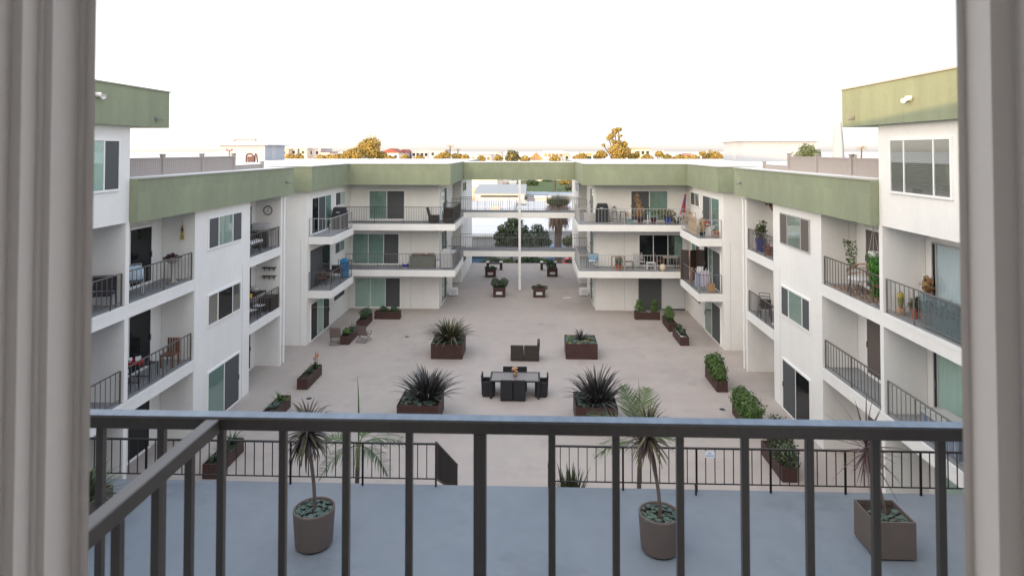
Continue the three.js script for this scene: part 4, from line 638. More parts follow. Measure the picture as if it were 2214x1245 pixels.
function table(label, pos, w, d, h, mat = M.railGrey, o = {}) { const t = thing(o.name ?? 'side_table', label, 'table', pos, o.turn ?? 0); if (o.round) new MB().lathe([[0, h], [w / 2, h], [w / 2, h - 0.03], [0, h - 0.03]], 24).build('top', o.top ?? mat, t); else new MB().rbox(0, h - 0.02, 0, w, 0.035, d, 0.008).build('top', o.top ?? mat, t); const q = o.round ? 0.32 : 0.45; for (const a of [-1, 1]) for (const b of [-1, 1]) mesh('leg', bevelBox(0.03, h - 0.04, 0.03, 0.004), mat, t, [a * w * q, (h - 0.04) / 2, b * d * q]); if (o.cross) new MB().bar([-w * q, h * 0.3, -d * q], [w * q, h * 0.3, -d * q], 0.025).bar([-w * q, h * 0.3, d * q], [w * q, h * 0.3, d * q], 0.025).build('stretcher', mat, t); return t; }
function pottedPlant(label, pos, r, h, pot, blobs, mats, n, size, seed, o = {}) {
  const t = thing('potted_plant', label, 'potted plant', pos); new MB().lathe([[r * 0.7, 0], [r, h * 0.92], [r * 1.08, h * 0.92], [r * 1.08, h], [r * 0.95, h], [r * 0.9, h * 0.85], [0, h * 0.85]], 18).build('pot', pot, t);
  R = rng(seed); const st = new MB(); blobs.forEach((b) => st.tube([b[0] * 0.2, h * 0.8, b[2] * 0.2], [b[0], h + b[1], b[2]], 0.012, 0.007, 5)); st.build('stem', o.stem ?? M.trunk, t);
  mats.forEach((m, i) => stuff(mesh('foliage', leafCloud(Math.round(n / mats.length), size, blobShape(blobs.map((b) => [b[0], h + b[1], b[2], b[3], b[4]]), 0.6), seed * 7 + i, 0.8), m, t))); return t;
}
const Z = Math.PI;
// left wing, third floor
metalChair('black high backed lounge chair on the left third floor balcony by the window frame', [-11.36, Y3, -17.72], 0.3, M.black, { w: 0.66, arms: 1, pad: 1, seat: M.cover, name: 'lounge_chair' });
{ const t = metalChair('grey rocking armchair with navy cushions on the left third floor balcony', [-11.62, Y3, -19.55], 0.7, M.lightGrey, { w: 0.58, arms: 1, pad: 1, seat: M.navy, name: 'rocking_chair' }); new MB().curve([[-0.29, 0.06, -0.42], [-0.29, 0.0, 0], [-0.29, 0.06, 0.4]], 0.016, 10).curve([[0.29, 0.06, -0.42], [0.29, 0.0, 0], [0.29, 0.06, 0.4]], 0.016, 10).build('rocker', M.lightGrey, t); const p = thing('pillow', 'pale blue patterned pillow leaning on the navy rocking chair', 'pillow', [-11.55, Y3 + 0.68, -19.58], 0.7); const g = new THREE.SphereGeometry(0.24, 14, 10); g.scale(1, 1, 0.32); g.rotateX(-0.3); const q = g.attributes.position; for (let i = 0; i < q.count; i++) { const x = q.getX(i), y = q.getY(i); q.setX(i, x * (1 + 0.9 * Math.abs(y) * Math.abs(x) * 8)); q.setY(i, y * (1 + 0.9 * Math.abs(y) * Math.abs(x) * 8)); } g.computeVertexNormals(); mesh('cushion', g, new THREE.MeshStandardMaterial({ map: tex(128, 0.3, (x, y) => Math.sin(x * 18) * Math.sin(y * 18) > 0.1 ? [0.2, 0.36, 0.55] : [0.62, 0.68, 0.72], true), roughness: 0.9 }), p); }
{ const t = thing('bird_bath', 'pale stone bird bath with dark pebbles at the balcony rail, left', 'bird bath', [-11.35, Y3, -21.35]); new MB().lathe([[0, 0], [0.17, 0], [0.17, 0.05], [0.08, 0.1], [0.065, 0.4], [0.08, 0.68], [0.15, 0.74], [0.3, 0.82], [0.33, 0.88], [0.3, 0.88], [0.1, 0.82], [0, 0.81]], 26).build('basin', M.stone, t); R = rng(201); const m = new MB(); for (let i = 0; i < 26; i++) m.ball(rr(-0.2, 0.2), 0.86 + R() * 0.14, rr(-0.2, 0.2), rr(0.03, 0.07), 0.05, 0.05, 7); stuff(m.build('pebbles', M.maroon, t)); }
{ const t = thing('wall_ornament', 'yellow hanging wall ornament on the left third floor balcony wall', 'ornament', [-11.38, Y3 + 1.55, -21.97]); new MB().tube([0, 0.55, 0], [0, 0.35, 0], 0.008).rbox(0, 0.2, 0.02, 0.1, 0.32, 0.04, 0.02).rbox(0, -0.05, 0.02, 0.14, 0.16, 0.04, 0.03).build('body', S(0.42, 0.30, 0.08), t); new MB().ball(0.02, 0.22, 0.045, 0.04, 0.07, 0.02).build('figure', M.maroon, t); }
grill('grey hooded barbecue at the end of the left third floor balcony', [-11.75, Y3, -29.25], 0.25);
{ const t = thing('bench', 'dark balcony bench with a row of white cushions, left third floor', 'bench', [-11.35, Y3, -27.6], Z / 2); new MB().rbox(0, 0.42, 0, 1.3, 0.05, 0.4, 0.01).bar([-0.6, 0, 0], [-0.6, 0.42, 0], 0.04).bar([0.6, 0, 0], [0.6, 0.42, 0], 0.04).build('frame', M.wickerBrown, t); for (let i = 0; i < 5; i++) mesh('cushion', bevelBox(0.2, 0.12, 0.36, 0.05), M.cloth, t, [-0.5 + i * 0.25, 0.51, 0]); }
{ const t = thing('wall_clock', 'round grey wall clock on the left third floor balcony wall', 'clock', [-11.62, 7.38, -29.69]); const g = new THREE.TorusGeometry(0.2, 0.03, 8, 28); new MB().add(g).build('rim', M.grey, t); const d = new THREE.CircleGeometry(0.19, 24); d.translate(0, 0, 0.002); mesh('face', d, M.recess, t); new MB().bar([0, 0, 0.012], [0.03, 0.12, 0.012], 0.015).bar([0, 0, 0.012], [-0.02, -0.08, 0.012], 0.015).build('hands', M.grey, t); }
{ const t = thing('hanging_flowers', 'small hanging bunch of pink and brown flowers by the balcony door', 'hanging plant', [-11.9, 6.9, -27.2]); new MB().tube([0, 0.3, 0], [0, 1.15, 0], 0.006).lathe([[0, 0], [0.1, 0.05], [0.13, 0.16], [0, 0.16]], 14).build('basket', M.wood, t); mesh('blossom', leafCloud(160, 0.05, blobShape([[0, 0.3, 0, 0.22], [0, 0, 0, 0.16]]), 202, 0.9), leafM(0.5, 0.22, 0.2), t); mesh('foliage', leafCloud(120, 0.05, blobShape([[0, 0.25, 0, 0.22], [0, -0.1, 0, 0.14]]), 203, 0.9), L.olive[1], t); }
// left wing, second floor
{ const t = table('black folding table at the left second floor balcony rail', [-11.5, Y2, -19.55], 0.7, 0.6, 0.72, M.black, { name: 'folding_table', cross: 1 }); const p = thing('tray', 'red tray with white cards on the black folding table', 'tray', [-11.5, Y2 + 0.72, -19.5], 0.4); new MB().rbox(0, 0.01, 0, 0.55, 0.02, 0.36, 0.006).rbox(0, 0.06, 0.18, 0.55, 0.1, 0.02, 0.006).rbox(0, 0.06, -0.18, 0.55, 0.1, 0.02, 0.006).rbox(-0.27, 0.06, 0, 0.02, 0.1, 0.34, 0.006).rbox(0.27, 0.06, 0, 0.02, 0.1, 0.34, 0.006).build('body', M.red, p); new MB().rbox(-0.12, 0.14, 0.02, 0.16, 0.14, 0.01, 0.003, [-0.4, 0.2, 0]).rbox(0.12, 0.14, -0.04, 0.16, 0.14, 0.01, 0.003, [-0.4, -0.1, 0.1]).build('card', M.cloth, p); }
metalChair('nearer black folding chair at the tray table, left second floor', [-11.55, Y2, -18.85], 0, M.black, { slats: 2 }); metalChair('farther black folding chair at the tray table, left second floor', [-11.6, Y2, -20.35], Z, M.black, { slats: 2 });
{ const t = thing('wooden_chair', 'brown wooden slatted chair at the end of the left second floor balcony', 'chair', [-11.45, Y2, -21.4]); new MB().rbox(0, 0.42, 0, 0.46, 0.05, 0.44, 0.01).build('seat', M.wood, t); const s = new MB(); for (let i = 0; i < 5; i++) s.rbox(-0.18 + i * 0.09, 0.68, -0.22, 0.07, 0.48, 0.02, 0.006); s.build('back_slats', M.wood, t); for (const a of [-1, 1]) for (const b of [-1, 1]) mesh('leg', bevelBox(0.04, 0.4, 0.04, 0.005), M.wood, t, [a * 0.2, 0.2, b * 0.19]); }
for (const [y, l] of [[4.68, 'upper dark wall shelf on the left second floor balcony'], [4.28, 'lower dark wall shelf on the left second floor balcony']]) { const t = thing('wall_shelf', l, 'shelf', [-11.5, y, -29.6]); new MB().rbox(0, 0, 0, 0.66, 0.035, 0.18, 0.006).build('board', M.railDark, t); const b = new MB(); for (const x of [-0.25, 0, 0.22]) b.bar([x, -0.02, -0.06], [x, -0.17, -0.06], 0.03).bar([x, -0.02, 0.06], [x, -0.16, -0.06], 0.015); b.build('bracket', M.railGrey, t); }
{ table('dark long table with dishes on the left second floor balcony', [-11.75, Y2, -28.5], 0.7, 1.3, 0.9, M.black, { name: 'bar_table' }); const b = thing('bowl', 'grey covered bowl standing on the dark balcony table', 'bowl', [-11.8, Y2 + 0.9, -28.7]); new MB().lathe([[0, 0], [0.14, 0], [0.24, 0.12], [0.2, 0.2], [0.08, 0.26], [0, 0.27]], 22).build('body', M.stone, b); const y = thing('yellow_box', 'small yellow box on the dark balcony table', 'box', [-11.5, Y2 + 0.9, -27.55]); new MB().rbox(0, 0.08, 0, 0.2, 0.16, 0.16, 0.02).build('box', S(0.6, 0.36, 0.03), y); new MB().rbox(0, 0.17, 0, 0.21, 0.02, 0.17, 0.01).build('lid', S(0.5, 0.28, 0.03), y); }
metalChair('nearer black balcony stool with pale cushion, left second floor', [-11.3, Y2, -27.2], 1.2, M.black, { seat: M.sheer, slats: 2 }); metalChair('farther black balcony stool with pale cushion, left second floor', [-11.3, Y2, -28.05], 1.4, M.black, { seat: M.sheer, slats: 2 });
{ const t = thing('wooden_crate', 'dark brown slatted crate at the left second floor balcony corner', 'crate', [-11.3, Y2, -29.1]); for (let i = 0; i < 6; i++) mesh('slat', bevelBox(0.03, 0.62, 0.11, 0.006), M.wickerBrown, t, [0.3, 0.33, -0.38 + i * 0.15]); new MB().box(-0.3, 0.02, -0.44, 0.28, 0.62, 0.44).build('liner', M.wickerBrown, t); }
// left, balcony on the inner side wall
coveredGrill('black covered grill on the upper corner balcony at the left', [-10.25, Y3, -36.45], 0.2, M.cover, 0.95, 1.2);
{ const t = thing('kayak', 'blue plastic kayak standing upright on the left corner balcony', 'kayak', [-10.0, Y2, -36.6], 0.3); const sh = new THREE.Shape(); sh.moveTo(-0.24, 0.02); sh.lineTo(0.24, 0.02); sh.lineTo(0.27, 0.85); sh.bezierCurveTo(0.27, 1.22, -0.27, 1.22, -0.27, 0.85); const g = new THREE.ExtrudeGeometry(sh, { depth: 0.1, bevelEnabled: true, bevelSize: 0.05, bevelThickness: 0.06, bevelSegments: 3, bevelOffset: -0.05, curveSegments: 16 }); g.scale(1, 1, 1); new MB().add(g).build('hull', M.blue, t); const h = new THREE.TorusGeometry(0.16, 0.03, 8, 20); h.scale(0.9, 1.5, 1); h.translate(0, 0.66, 0.17); new MB().add(h).build('rim', S(0.01, 0.12, 0.3, 0.4), t); }
table('round dark bistro table on the left corner balcony', [-10.35, Y2, -34.9], 0.6, 0.6, 0.72, M.railDark, { round: 1, name: 'bistro_table' }); metalChair('brown bistro chair left of the corner balcony table', [-10.5, Y2, -34.2], 0.2, M.railDark, { slats: 2, seat: M.wood, back: M.wood }); metalChair('dark sling chair leaning by the blue kayak', [-10.15, Y2, -35.75], Z, M.railDark, { arms: 1, seat: M.wickerBrown });
// left rear balconies
const lounge = (label, pos, turn) => { const t = thing('wicker_lounge', label, 'chair', pos, turn); new MB().rbox(0, 0.2, 0, 0.62, 0.34, 0.62, 0.02).build('base', M.wickerBrown, t); new MB().rbox(0, 0.42, 0.02, 0.58, 0.1, 0.58, 0.03).build('cushion', M.cover, t); new MB().rbox(0, 0.66, -0.34, 0.62, 0.66, 0.09, 0.03, [-0.28, 0, 0]).build('backrest', M.wickerBrown, t); };
lounge('brown wicker lounge chair facing right on the upper rear left balcony', [-5.25, Y3, -39.8], Z / 2); lounge('brown wicker lounge chair at the railing corner, upper rear left balcony', [-4.25, Y3, -39.75], Z);
table('small dark wicker side table between the two lounge chairs', [-4.5, Y3, -40.4], 0.5, 0.45, 0.5, M.wickerBrown);
{ const t = thing('raised_planter', 'grey green box planter of red succulents on the lower rear left balcony', 'planter', [-5.95, Y2 + 0.01, -39.85]); new MB().rbox(0, 0.36, 0, 1.55, 0.72, 0.62, 0.015).build('box', S(0.15, 0.16, 0.135, 0.8), t); new MB().rbox(0, 0.73, 0, 1.6, 0.03, 0.66, 0.008).build('rim', S(0.19, 0.2, 0.17), t); mesh('foliage', leafCloud(420, 0.05, (q) => [V((q() - 0.5) * 1.4, 0.76 + 0.12 * q(), (q() - 0.5) * 0.5), V(0, 1, 0)], 205, 0.9), leafM(0.26, 0.11, 0.1), t); }
{ const t = thing('bucket', 'white and blue bucket beside the grey box planter', 'bucket', [-7.05, Y2, -39.7]); new MB().lathe([[0, 0], [0.17, 0], [0.2, 0.36], [0.215, 0.38], [0.19, 0.38], [0.16, 0.05]], 22).build('body', M.cloth, t); new MB().lathe([[0.19, 0.08], [0.202, 0.081], [0.208, 0.25], [0.19, 0.252]], 22).build('band', M.royal, t); }
{ const t = thing('water_bottle', 'pale water jug with dark cap on the lower rear left balcony', 'bottle', [-4.95, Y2, -39.6]); new MB().lathe([[0, 0], [0.14, 0.01], [0.14, 0.36], [0.06, 0.48], [0.05, 0.52], [0, 0.52]], 18).build('body', M.sheer, t); new MB().lathe([[0.06, 0.51], [0.06, 0.56], [0, 0.57]], 12).build('cap', M.grey, t); }
coveredGrill('light grey covered grill at the lower rear left balcony corner', [-4.42, Y2, -39.7], 0, M.lightGrey, 0.72, 1.15, 0.6);
{ const t = thing('storage_bench', 'grey bench with white top behind the covered grey grill', 'bench', [-4.3, Y2, -41.6]); new MB().rbox(0, 0.36, 0, 0.66, 0.7, 1.1, 0.02).build('body', M.grey, t); new MB().rbox(0, 0.74, 0, 0.7, 0.05, 1.14, 0.012).build('top', M.sheer, t); }
// right rear balconies, upper
coveredGrill('black covered grill on the upper rear right balcony', [5.43, Y3, -40.1], 0, M.cover, 0.86, 1.16);
for (const [x, l] of [[6.2, 'dark stool with a lantern on it, upper rear right balcony'], [6.75, 'dark stool left of the teal pot, upper rear right balcony']]) { const t = thing('stool', l, 'stool', [x, Y3, -40.15]); new MB().rbox(0, 0.68, 0, 0.4, 0.05, 0.36, 0.01).build('seat', M.grey, t); for (const a of [-1, 1]) for (const b of [-1, 1]) { const m = new MB(); m.bar([a * 0.14, 0.66, b * 0.13], [a * 0.2, 0, b * 0.17], 0.04); m.build('leg', M.grey, t); } new MB().bar([-0.18, 0.22, 0.15], [0.18, 0.22, 0.15], 0.03).bar([-0.18, 0.22, -0.15], [0.18, 0.22, -0.15], 0.03).build('stretcher', M.grey, t); }
{ const t = thing('lantern', 'grey metal lantern standing on the left dark stool', 'lantern', [6.2, Y3 + 0.705, -40.15]); new MB().box(-0.11, 0, -0.11, 0.11, 0.03, 0.11).box(-0.11, 0.03, -0.11, -0.085, 0.22, -0.085).box(0.085, 0.03, -0.11, 0.11, 0.22, -0.085).box(-0.11, 0.03, 0.085, -0.085, 0.22, 0.11).box(0.085, 0.03, 0.085, 0.11, 0.22, 0.11).build('cage', M.grey, t); new MB().lathe([[0.17, 0.22], [0.06, 0.32], [0.03, 0.38], [0, 0.38]], 4).build('roof', M.grey, t); new MB().tube([0, 0.03, 0], [0, 0.14, 0], 0.035).build('candle', M.sheer, t); }
pottedPlant('thin bare plant in a teal pot, upper rear right balcony', [7.08, Y3, -39.55], 0.17, 0.3, M.teal, [[-0.15, 0.3, 0, 0.12], [0.15, 0.2, 0, 0.1]], L.autumn, 60, 0.05, 211);
pottedPlant('tall orange leaved plant in a maroon pot, upper rear right balcony', [7.72, Y3, -39.6], 0.2, 0.42, M.maroon, [[-0.05, 0.35, 0, 0.34, 1.1], [-0.1, 0.85, 0, 0.16, 1.6], [-0.2, 1.2, 0, 0.2, 1.3]], L.autumn, 520, 0.05, 212);
pottedPlant('small leafy plant in a dark red pot, upper rear right balcony', [8.55, Y3, -39.55], 0.17, 0.38, M.maroon, [[-0.25, 0.5, 0, 0.16], [0.3, 0.4, 0, 0.2], [0, 0.25, 0, 0.18]], [...L.box, L.blueGreen[3]], 190, 0.055, 213);
pottedPlant('rounded yellow green plant in a dark pot, upper rear right balcony', [9.45, Y3, -39.55], 0.24, 0.44, M.royal, [[-0.2, 0.2, 0, 0.38, 0.8], [0.2, 0.2, 0, 0.32, 0.8]], [...L.olive, L.autumn[2]], 700, 0.05, 214);
{ const t = thing('wind_bird', 'teal ornamental bird on a white stand by the sliding door', 'ornament', [8.2, Y3, -39.6]); new MB().tube([0, 0, 0], [0, 0.55, 0], 0.035, 0.03).build('stand', M.cloth, t); new MB().ball(0, 0.68, 0, 0.1, 0.14, 0.08).tube([0, 0.75, 0], [0.1, 0.95, 0], 0.04, 0.02).build('body', M.teal, t); }
pottedPlant('low dark plant clump near the folded flag', [10.0, Y3, -39.7], 0.16, 0.14, M.black, [[-0.2, 0.1, 0, 0.2, 0.6], [0.25, 0.14, 0, 0.2, 0.8]], L.dark, 220, 0.05, 215);
{ const t = thing('flag', 'furled striped flag on a leaning pole at the right rear balcony corner', 'flag', [10.25, Y3, -39.6]); new MB().tube([0, 0, 0], [0.28, 1.95, 0], 0.014).build('pole', M.lightGrey, t); const gs = { red: [], white: [], blue: [] }; for (let i = 0; i < 9; i++) { const a = i / 9 * 6.283, r0 = 0.05, r1 = 0.17, g = new THREE.BufferGeometry(), p = []; const c = (u, v) => { const rad = (r0 + (r1 - r0) * v) * (1 + 0.25 * Math.sin(a * 3)), an = a + u * 0.7; return [0.28 - 0.2 * v + rad * Math.cos(an), 1.85 - 1.25 * v, rad * Math.sin(an)]; }; for (let k = 0; k < 6; k++) for (const [u, v] of [[0, k / 6], [1, k / 6], [1, (k + 1) / 6], [0, k / 6], [1, (k + 1) / 6], [0, (k + 1) / 6]]) p.push(...c(u, v)); g.setAttribute('position', new THREE.Float32BufferAttribute(p, 3)); g.computeVertexNormals(); gs[i % 3 === 2 ? 'blue' : i % 2 ? 'red' : 'white'].push(g); } new MB().add(mergeGeometries(gs.red)).build('red_stripe', M.red, t); new MB().add(mergeGeometries(gs.white)).build('white_stripe', M.cloth, t); new MB().add(mergeGeometries(gs.blue)).build('blue_field', M.royal, t); }
{ const t = thing('balcony_cabinet', 'low weathered grey cabinet on the upper rear right balcony', 'cabinet', [4.75, Y3, -40.6]); new MB().rbox(0, 0.28, 0, 0.86, 0.54, 0.5, 0.015).build('body', M.lightGrey, t); for (const s of [-1, 1]) mesh('door', bevelBox(0.4, 0.46, 0.02, 0.005), M.stone, t, [s * 0.21, 0.27, 0.26]); }
// right rear balconies, lower
metalChair('blue folding deck chair at the lower right rear balcony corner', [4.75, Y2, -39.75], -0.4, M.navy, { w: 0.6, arms: 1, seat: S(0.18, 0.3, 0.4), name: 'deck_chair' });
{ const t = thing('toy_box', 'white and blue folded towels on the corner deck chair', 'towel', [4.75, Y2 + 0.47, -39.7], 0.2); new MB().rbox(0, 0.05, 0, 0.4, 0.08, 0.32, 0.03).build('white_towel', M.cloth, t); new MB().rbox(0.02, 0.12, 0, 0.36, 0.06, 0.28, 0.025).build('blue_towel', S(0.2, 0.4, 0.6), t); }
pottedPlant('leafy plant in a terracotta pot inside a wooden frame, lower right rear balcony', [6.38, Y2, -39.5], 0.24, 0.34, M.terracotta, [[0, 0.25, 0, 0.26, 1.1]], L.olive, 260, 0.055, 221);
{ const t = thing('plant_stand', 'pale wooden plant frame around the terracotta pot', 'stand', [6.35, Y2, -39.6]); const m = new MB(); for (const [a, b] of [[-0.4, -0.2], [0.4, -0.2], [-0.4, 0.25], [0.4, 0.25]]) m.bar([a, 0, b], [a, 0.86, b], 0.04); m.bar([-0.4, 0.84, -0.2], [0.4, 0.84, -0.2], 0.04).bar([-0.4, 0.84, 0.25], [0.4, 0.84, 0.25], 0.04).bar([-0.4, 0.84, -0.2], [-0.4, 0.84, 0.25], 0.04).bar([0.4, 0.84, -0.2], [0.4, 0.84, 0.25], 0.04); m.build('frame', M.rattan, t); }
table('black side table with grey glass, beside the terracotta pot', [7.02, Y2, -39.7], 0.55, 0.45, 0.5, M.black, { top: M.grey }); metalChair('grey slatted patio chair in the middle of the lower right rear balcony', [7.72, Y2, -40.0], 0.15, M.lightGrey, { w: 0.58, arms: 1, slats: 6 });
{ const t = thing('plastic_table', 'low white plastic table on the lower right rear balcony', 'table', [8.4, Y2, -39.7]); new MB().rbox(0, 0.42, 0, 0.55, 0.04, 0.5, 0.015).build('top', M.cloth, t); for (const s of [-1, 1]) mesh('side', bevelBox(0.04, 0.4, 0.44, 0.01), M.cloth, t, [s * 0.24, 0.2, 0]); }
{ const t = thing('paper_lantern', 'cream paper lantern on the edge of the lower right balcony', 'lantern', [9.02, Y2, -39.2]); new MB().lathe([[0.08, 0], [0.16, 0.06], [0.2, 0.22], [0.17, 0.36], [0.08, 0.42], [0, 0.42]], 18).build('shade', S(0.7, 0.6, 0.45), t); const r = new MB(); for (const y of [0.08, 0.16, 0.24, 0.32]) { const g = new THREE.TorusGeometry(0.19, 0.006, 5, 20); g.rotateX(Z / 2); g.translate(0, y, 0); r.add(g); } r.build('rib', M.rattan, t); }
table('brown slatted dining table on the lower right rear balcony', [9.65, Y2, -40.0], 0.9, 0.6, 0.74, M.wood, { top: M.taupeFence, name: 'dining_table' }); metalChair('dark wooden dining chair left of the slatted table', [9.0, Y2, -40.1], 1.2, M.wood, { slats: 3 }); metalChair('dark reclining chair right of the slatted table', [10.2, Y2, -39.7], -0.9, M.railDark, { arms: 1 });
pottedPlant('orange pot with dry plant at the right end of the lower balcony', [10.6, Y2, -39.5], 0.16, 0.36, M.terracotta, [[0, 0.2, 0, 0.18]], L.olive, 90, 0.05, 222);
// right corner balconies on the inner side wall
{ const t = thing('bamboo_screen', 'pale bamboo screen along the upper right corner balcony rail', 'screen', [9.8, Y3, -34.95]); const m = new MB(); for (let i = 0; i < 44; i++) m.tube([0, 0.03, -0.85 + i * 0.039], [0.005 * (i % 3), 0.93 + 0.02 * (i % 4), -0.85 + i * 0.039], 0.019, 0.017, 6); stuff(m.build('canes', M.straw, t)); new MB().box(-0.025, 0.25, -0.87, -0.02, 0.28, 0.87).box(-0.025, 0.7, -0.87, -0.02, 0.73, 0.87).build('tie', M.wood, t); }
pottedPlant('dry feathery grass in a grey pot, upper right corner balcony', [9.95, Y3, -36.5], 0.2, 0.3, M.lightGrey, [[0, 0.4, 0, 0.3, 1.3], [0.1, 0.3, 0.3, 0.22, 1.2]], [...L.autumn, L.olive[1]], 380, 0.06, 231);
pottedPlant('straw coloured bushy plant in a black pot at the corner rail', [10.0, Y3, -33.75], 0.17, 0.26, M.black, [[0, 0.25, 0, 0.24, 1.2], [0, 0.5, 0, 0.2, 1.3]], [L.autumn[0], L.autumn[2]], 420, 0.05, 232);
{ const t = thing('storage_chest', 'white low storage chest on the upper right corner balcony', 'chest', [10.35, Y3, -34.6]); new MB().rbox(0, 0.22, 0, 0.5, 0.42, 1.1, 0.02).build('body', M.cloth, t); new MB().rbox(0, 0.45, 0, 0.54, 0.05, 1.14, 0.02, [0, 0, 0.1]).build('lid', M.sheer, t); const p = thing('red_pot', 'red pot standing on the white storage chest', 'pot', [10.42, Y3 + 0.49, -34.3]); new MB().lathe([[0, 0], [0.1, 0], [0.15, 0.1], [0.16, 0.2], [0.13, 0.26], [0.1, 0.26]], 18).build('body', M.red, p); new MB().lathe([[0.155, 0.09], [0.163, 0.13], [0.163, 0.15]], 18).build('band', M.cloth, p); }
{ const t = thing('wooden_stand', 'small orange wooden plant stand at the upper right corner balcony', 'stand', [10.65, Y3, -33.55]); new MB().rbox(0, 0.3, 0, 0.34, 0.03, 0.34, 0.006).rbox(0, 0.14, 0, 0.3, 0.03, 0.3, 0.006).build('shelf', M.orange, t); for (const a of [-1, 1]) for (const b of [-1, 1]) mesh('leg', bevelBox(0.03, 0.3, 0.03, 0.004), M.orange, t, [a * 0.15, 0.15, b * 0.15]); }
{ const t = thing('privacy_screen', 'tall dark folding privacy screen on the lower right corner balcony', 'screen', [10.15, Y2, -36.55], 0); for (let i = 0; i < 3; i++) { const p = new THREE.Group(); p.name = 'screen_panel'; p.position.set(-0.4 + i * 0.46, 0, (i % 2) * 0.12); p.rotation.y = i % 2 ? 0.5 : -0.5; t.add(p); new MB().rbox(0, 0.86, 0, 0.46, 1.68, 0.014, 0.004).build('weave', M.wickerBrown, p); new MB().rbox(-0.235, 0.86, 0, 0.025, 1.74, 0.03, 0.005).rbox(0.235, 0.86, 0, 0.025, 1.74, 0.03, 0.005).rbox(0, 1.72, 0, 0.44, 0.03, 0.03, 0.005).build('frame', M.wood, p); } }
{ const t = thing('drying_rack', 'folding drying rack hung with pale clothes on the lower right corner balcony', 'drying rack', [10.05, Y2, -34.0]); const m = new MB(); m.tube([-0.3, 0, 0.25], [0.3, 1.1, -0.25], 0.012).tube([-0.3, 0, -0.25], [0.3, 1.1, 0.25], 0.012).tube([0.3, 0, 0.25], [-0.3, 1.1, -0.25], 0.012).tube([0.3, 0, -0.25], [-0.3, 1.1, 0.25], 0.012); m.build('frame', M.cloth, t); const q = folds(0.5, 0.85, 3, 0.03); mesh('sheet', q, S(0.5, 0.47, 0.55, 0.9), t, [0.1, 0.66, 0.28], [0.12, 0.15, 0.1]); mesh('shirt', folds(0.3, 0.7, 2, 0.025), S(0.35, 0.40, 0.55, 0.9), t, [-0.28, 0.6, 0.26], [0.1, -0.2, 0]); mesh('towel', folds(0.34, 0.4, 2, 0.02), M.cloth, t, [-0.1, 1.05, 0.0], [0.2, 0, 0]); }
{ const t = thing('waste_basket', 'orange brown basket at the lower right corner balcony rail', 'basket', [10.4, Y2, -33.55]); new MB().rbox(0, 0.2, 0, 0.34, 0.4, 0.3, 0.03).build('body', S(0.42, 0.25, 0.11, 0.8), t); new MB().rbox(0, 0.41, 0, 0.37, 0.03, 0.33, 0.012).build('rim', M.rattan, t); }
{ const t = thing('rolled_rug', 'rolled reddish rug leaning in the lower right corner balcony', 'rug', [9.85, Y2, -35.6]); new MB().tube([0, 0.02, 0], [0.05, 0.9, 0.1], 0.1, 0.1, 14).build('roll', S(0.3, 0.14, 0.1, 0.9), t); new MB().tube([0, 0.4, 0.0], [0.01, 0.44, 0.0], 0.104, 0.104, 14).build('strap', M.cloth, t); }
// right wing, third floor
pottedPlant('leafy shrub with pink flowers in a tall blue pot, right third floor balcony', [11.4, Y3, -29.0], 0.25, 0.58, M.royal, [[0, 0.3, 0, 0.26, 1.2], [0.08, 0.62, 0.05, 0.15, 1.5], [-0.14, 0.4, 0.2, 0.18]], [...L.olive, L.box[0]], 420, 0.06, 241);
pottedPlant('pink flowering plant in a red pot at the right third floor rail', [11.35, Y3, -28.0], 0.16, 0.22, M.terracotta, [[0, 0.12, 0, 0.2], [0.15, 0.1, 0.1, 0.14]], [leafM(0.55, 0.16, 0.14), L.olive[0]], 170, 0.05, 242);
metalChair('grey metal garden chair with white cushion, right third floor balcony', [11.6, Y3, -27.75], -1.3, M.railGrey, { w: 0.62, arms: 1, pad: 1, seat: M.cloth, slats: 4, name: 'garden_chair' });
{ const t = thing('hanging_basket', 'brown hanging basket under the right olive fascia', 'hanging basket', [11.5, 7.62, -27.5]); new MB().lathe([[0, 0], [0.16, 0.02], [0.24, 0.2], [0.28, 0.32], [0, 0.32]], 18).build('basket', M.wood, t); new MB().tube([0, 0.3, 0], [0, 0.47, 0], 0.01).build('hook', M.grey, t); mesh('foliage', leafCloud(220, 0.06, blobShape([[0, 0.32, 0, 0.34, 0.5]]), 243, 0.9), leafM(0.14, 0.06, 0.03), t); }
{ const t = thing('rattan_chair', 'round rattan chair with white seat on the right third floor balcony', 'chair', [11.62, Y3, -20.75], -1.1); for (const [r, y] of [[0.4, 0.88], [0.42, 0.74], [0.4, 0.6]]) { const p = []; for (let i = 0; i <= 18; i++) { const a = -0.35 + i / 18 * (Z + 0.7); p.push([r * Math.cos(a), y - 0.16 * (1 - Math.sin(a)) * (y > 0.8 ? 1 : 0.6), -r * Math.sin(a) * 0.9]); } new MB().curve(p, y > 0.8 ? 0.026 : 0.014, 30, 7).build('hoop', M.rattan, t); } const st = new MB(); for (let i = 0; i <= 26; i++) { const a = -0.3 + i / 26 * (Z + 0.6); st.tube([0.32 * Math.cos(a), 0.42, -0.3 * Math.sin(a)], [0.4 * Math.cos(a), 0.88 - 0.16 * (1 - Math.sin(a)), -0.36 * Math.sin(a)], 0.006, 0.006, 4); } stuff(st.build('weave', M.rattan, t)); new MB().lathe([[0, 0.4], [0.34, 0.4], [0.36, 0.44], [0.34, 0.5], [0, 0.52]], 26).build('cushion', M.cloth, t); for (const a of [-1, 1]) for (const b of [-1, 1]) { const m = new MB(); m.tube([a * 0.2, 0.41, b * 0.2], [a * 0.26, 0, b * 0.24], 0.012); m.build('leg', M.black, t); } const ring = new THREE.TorusGeometry(0.3, 0.01, 6, 24); ring.rotateX(Z / 2); ring.translate(0, 0.02, 0); new MB().add(ring).build('base_ring', M.black, t); }
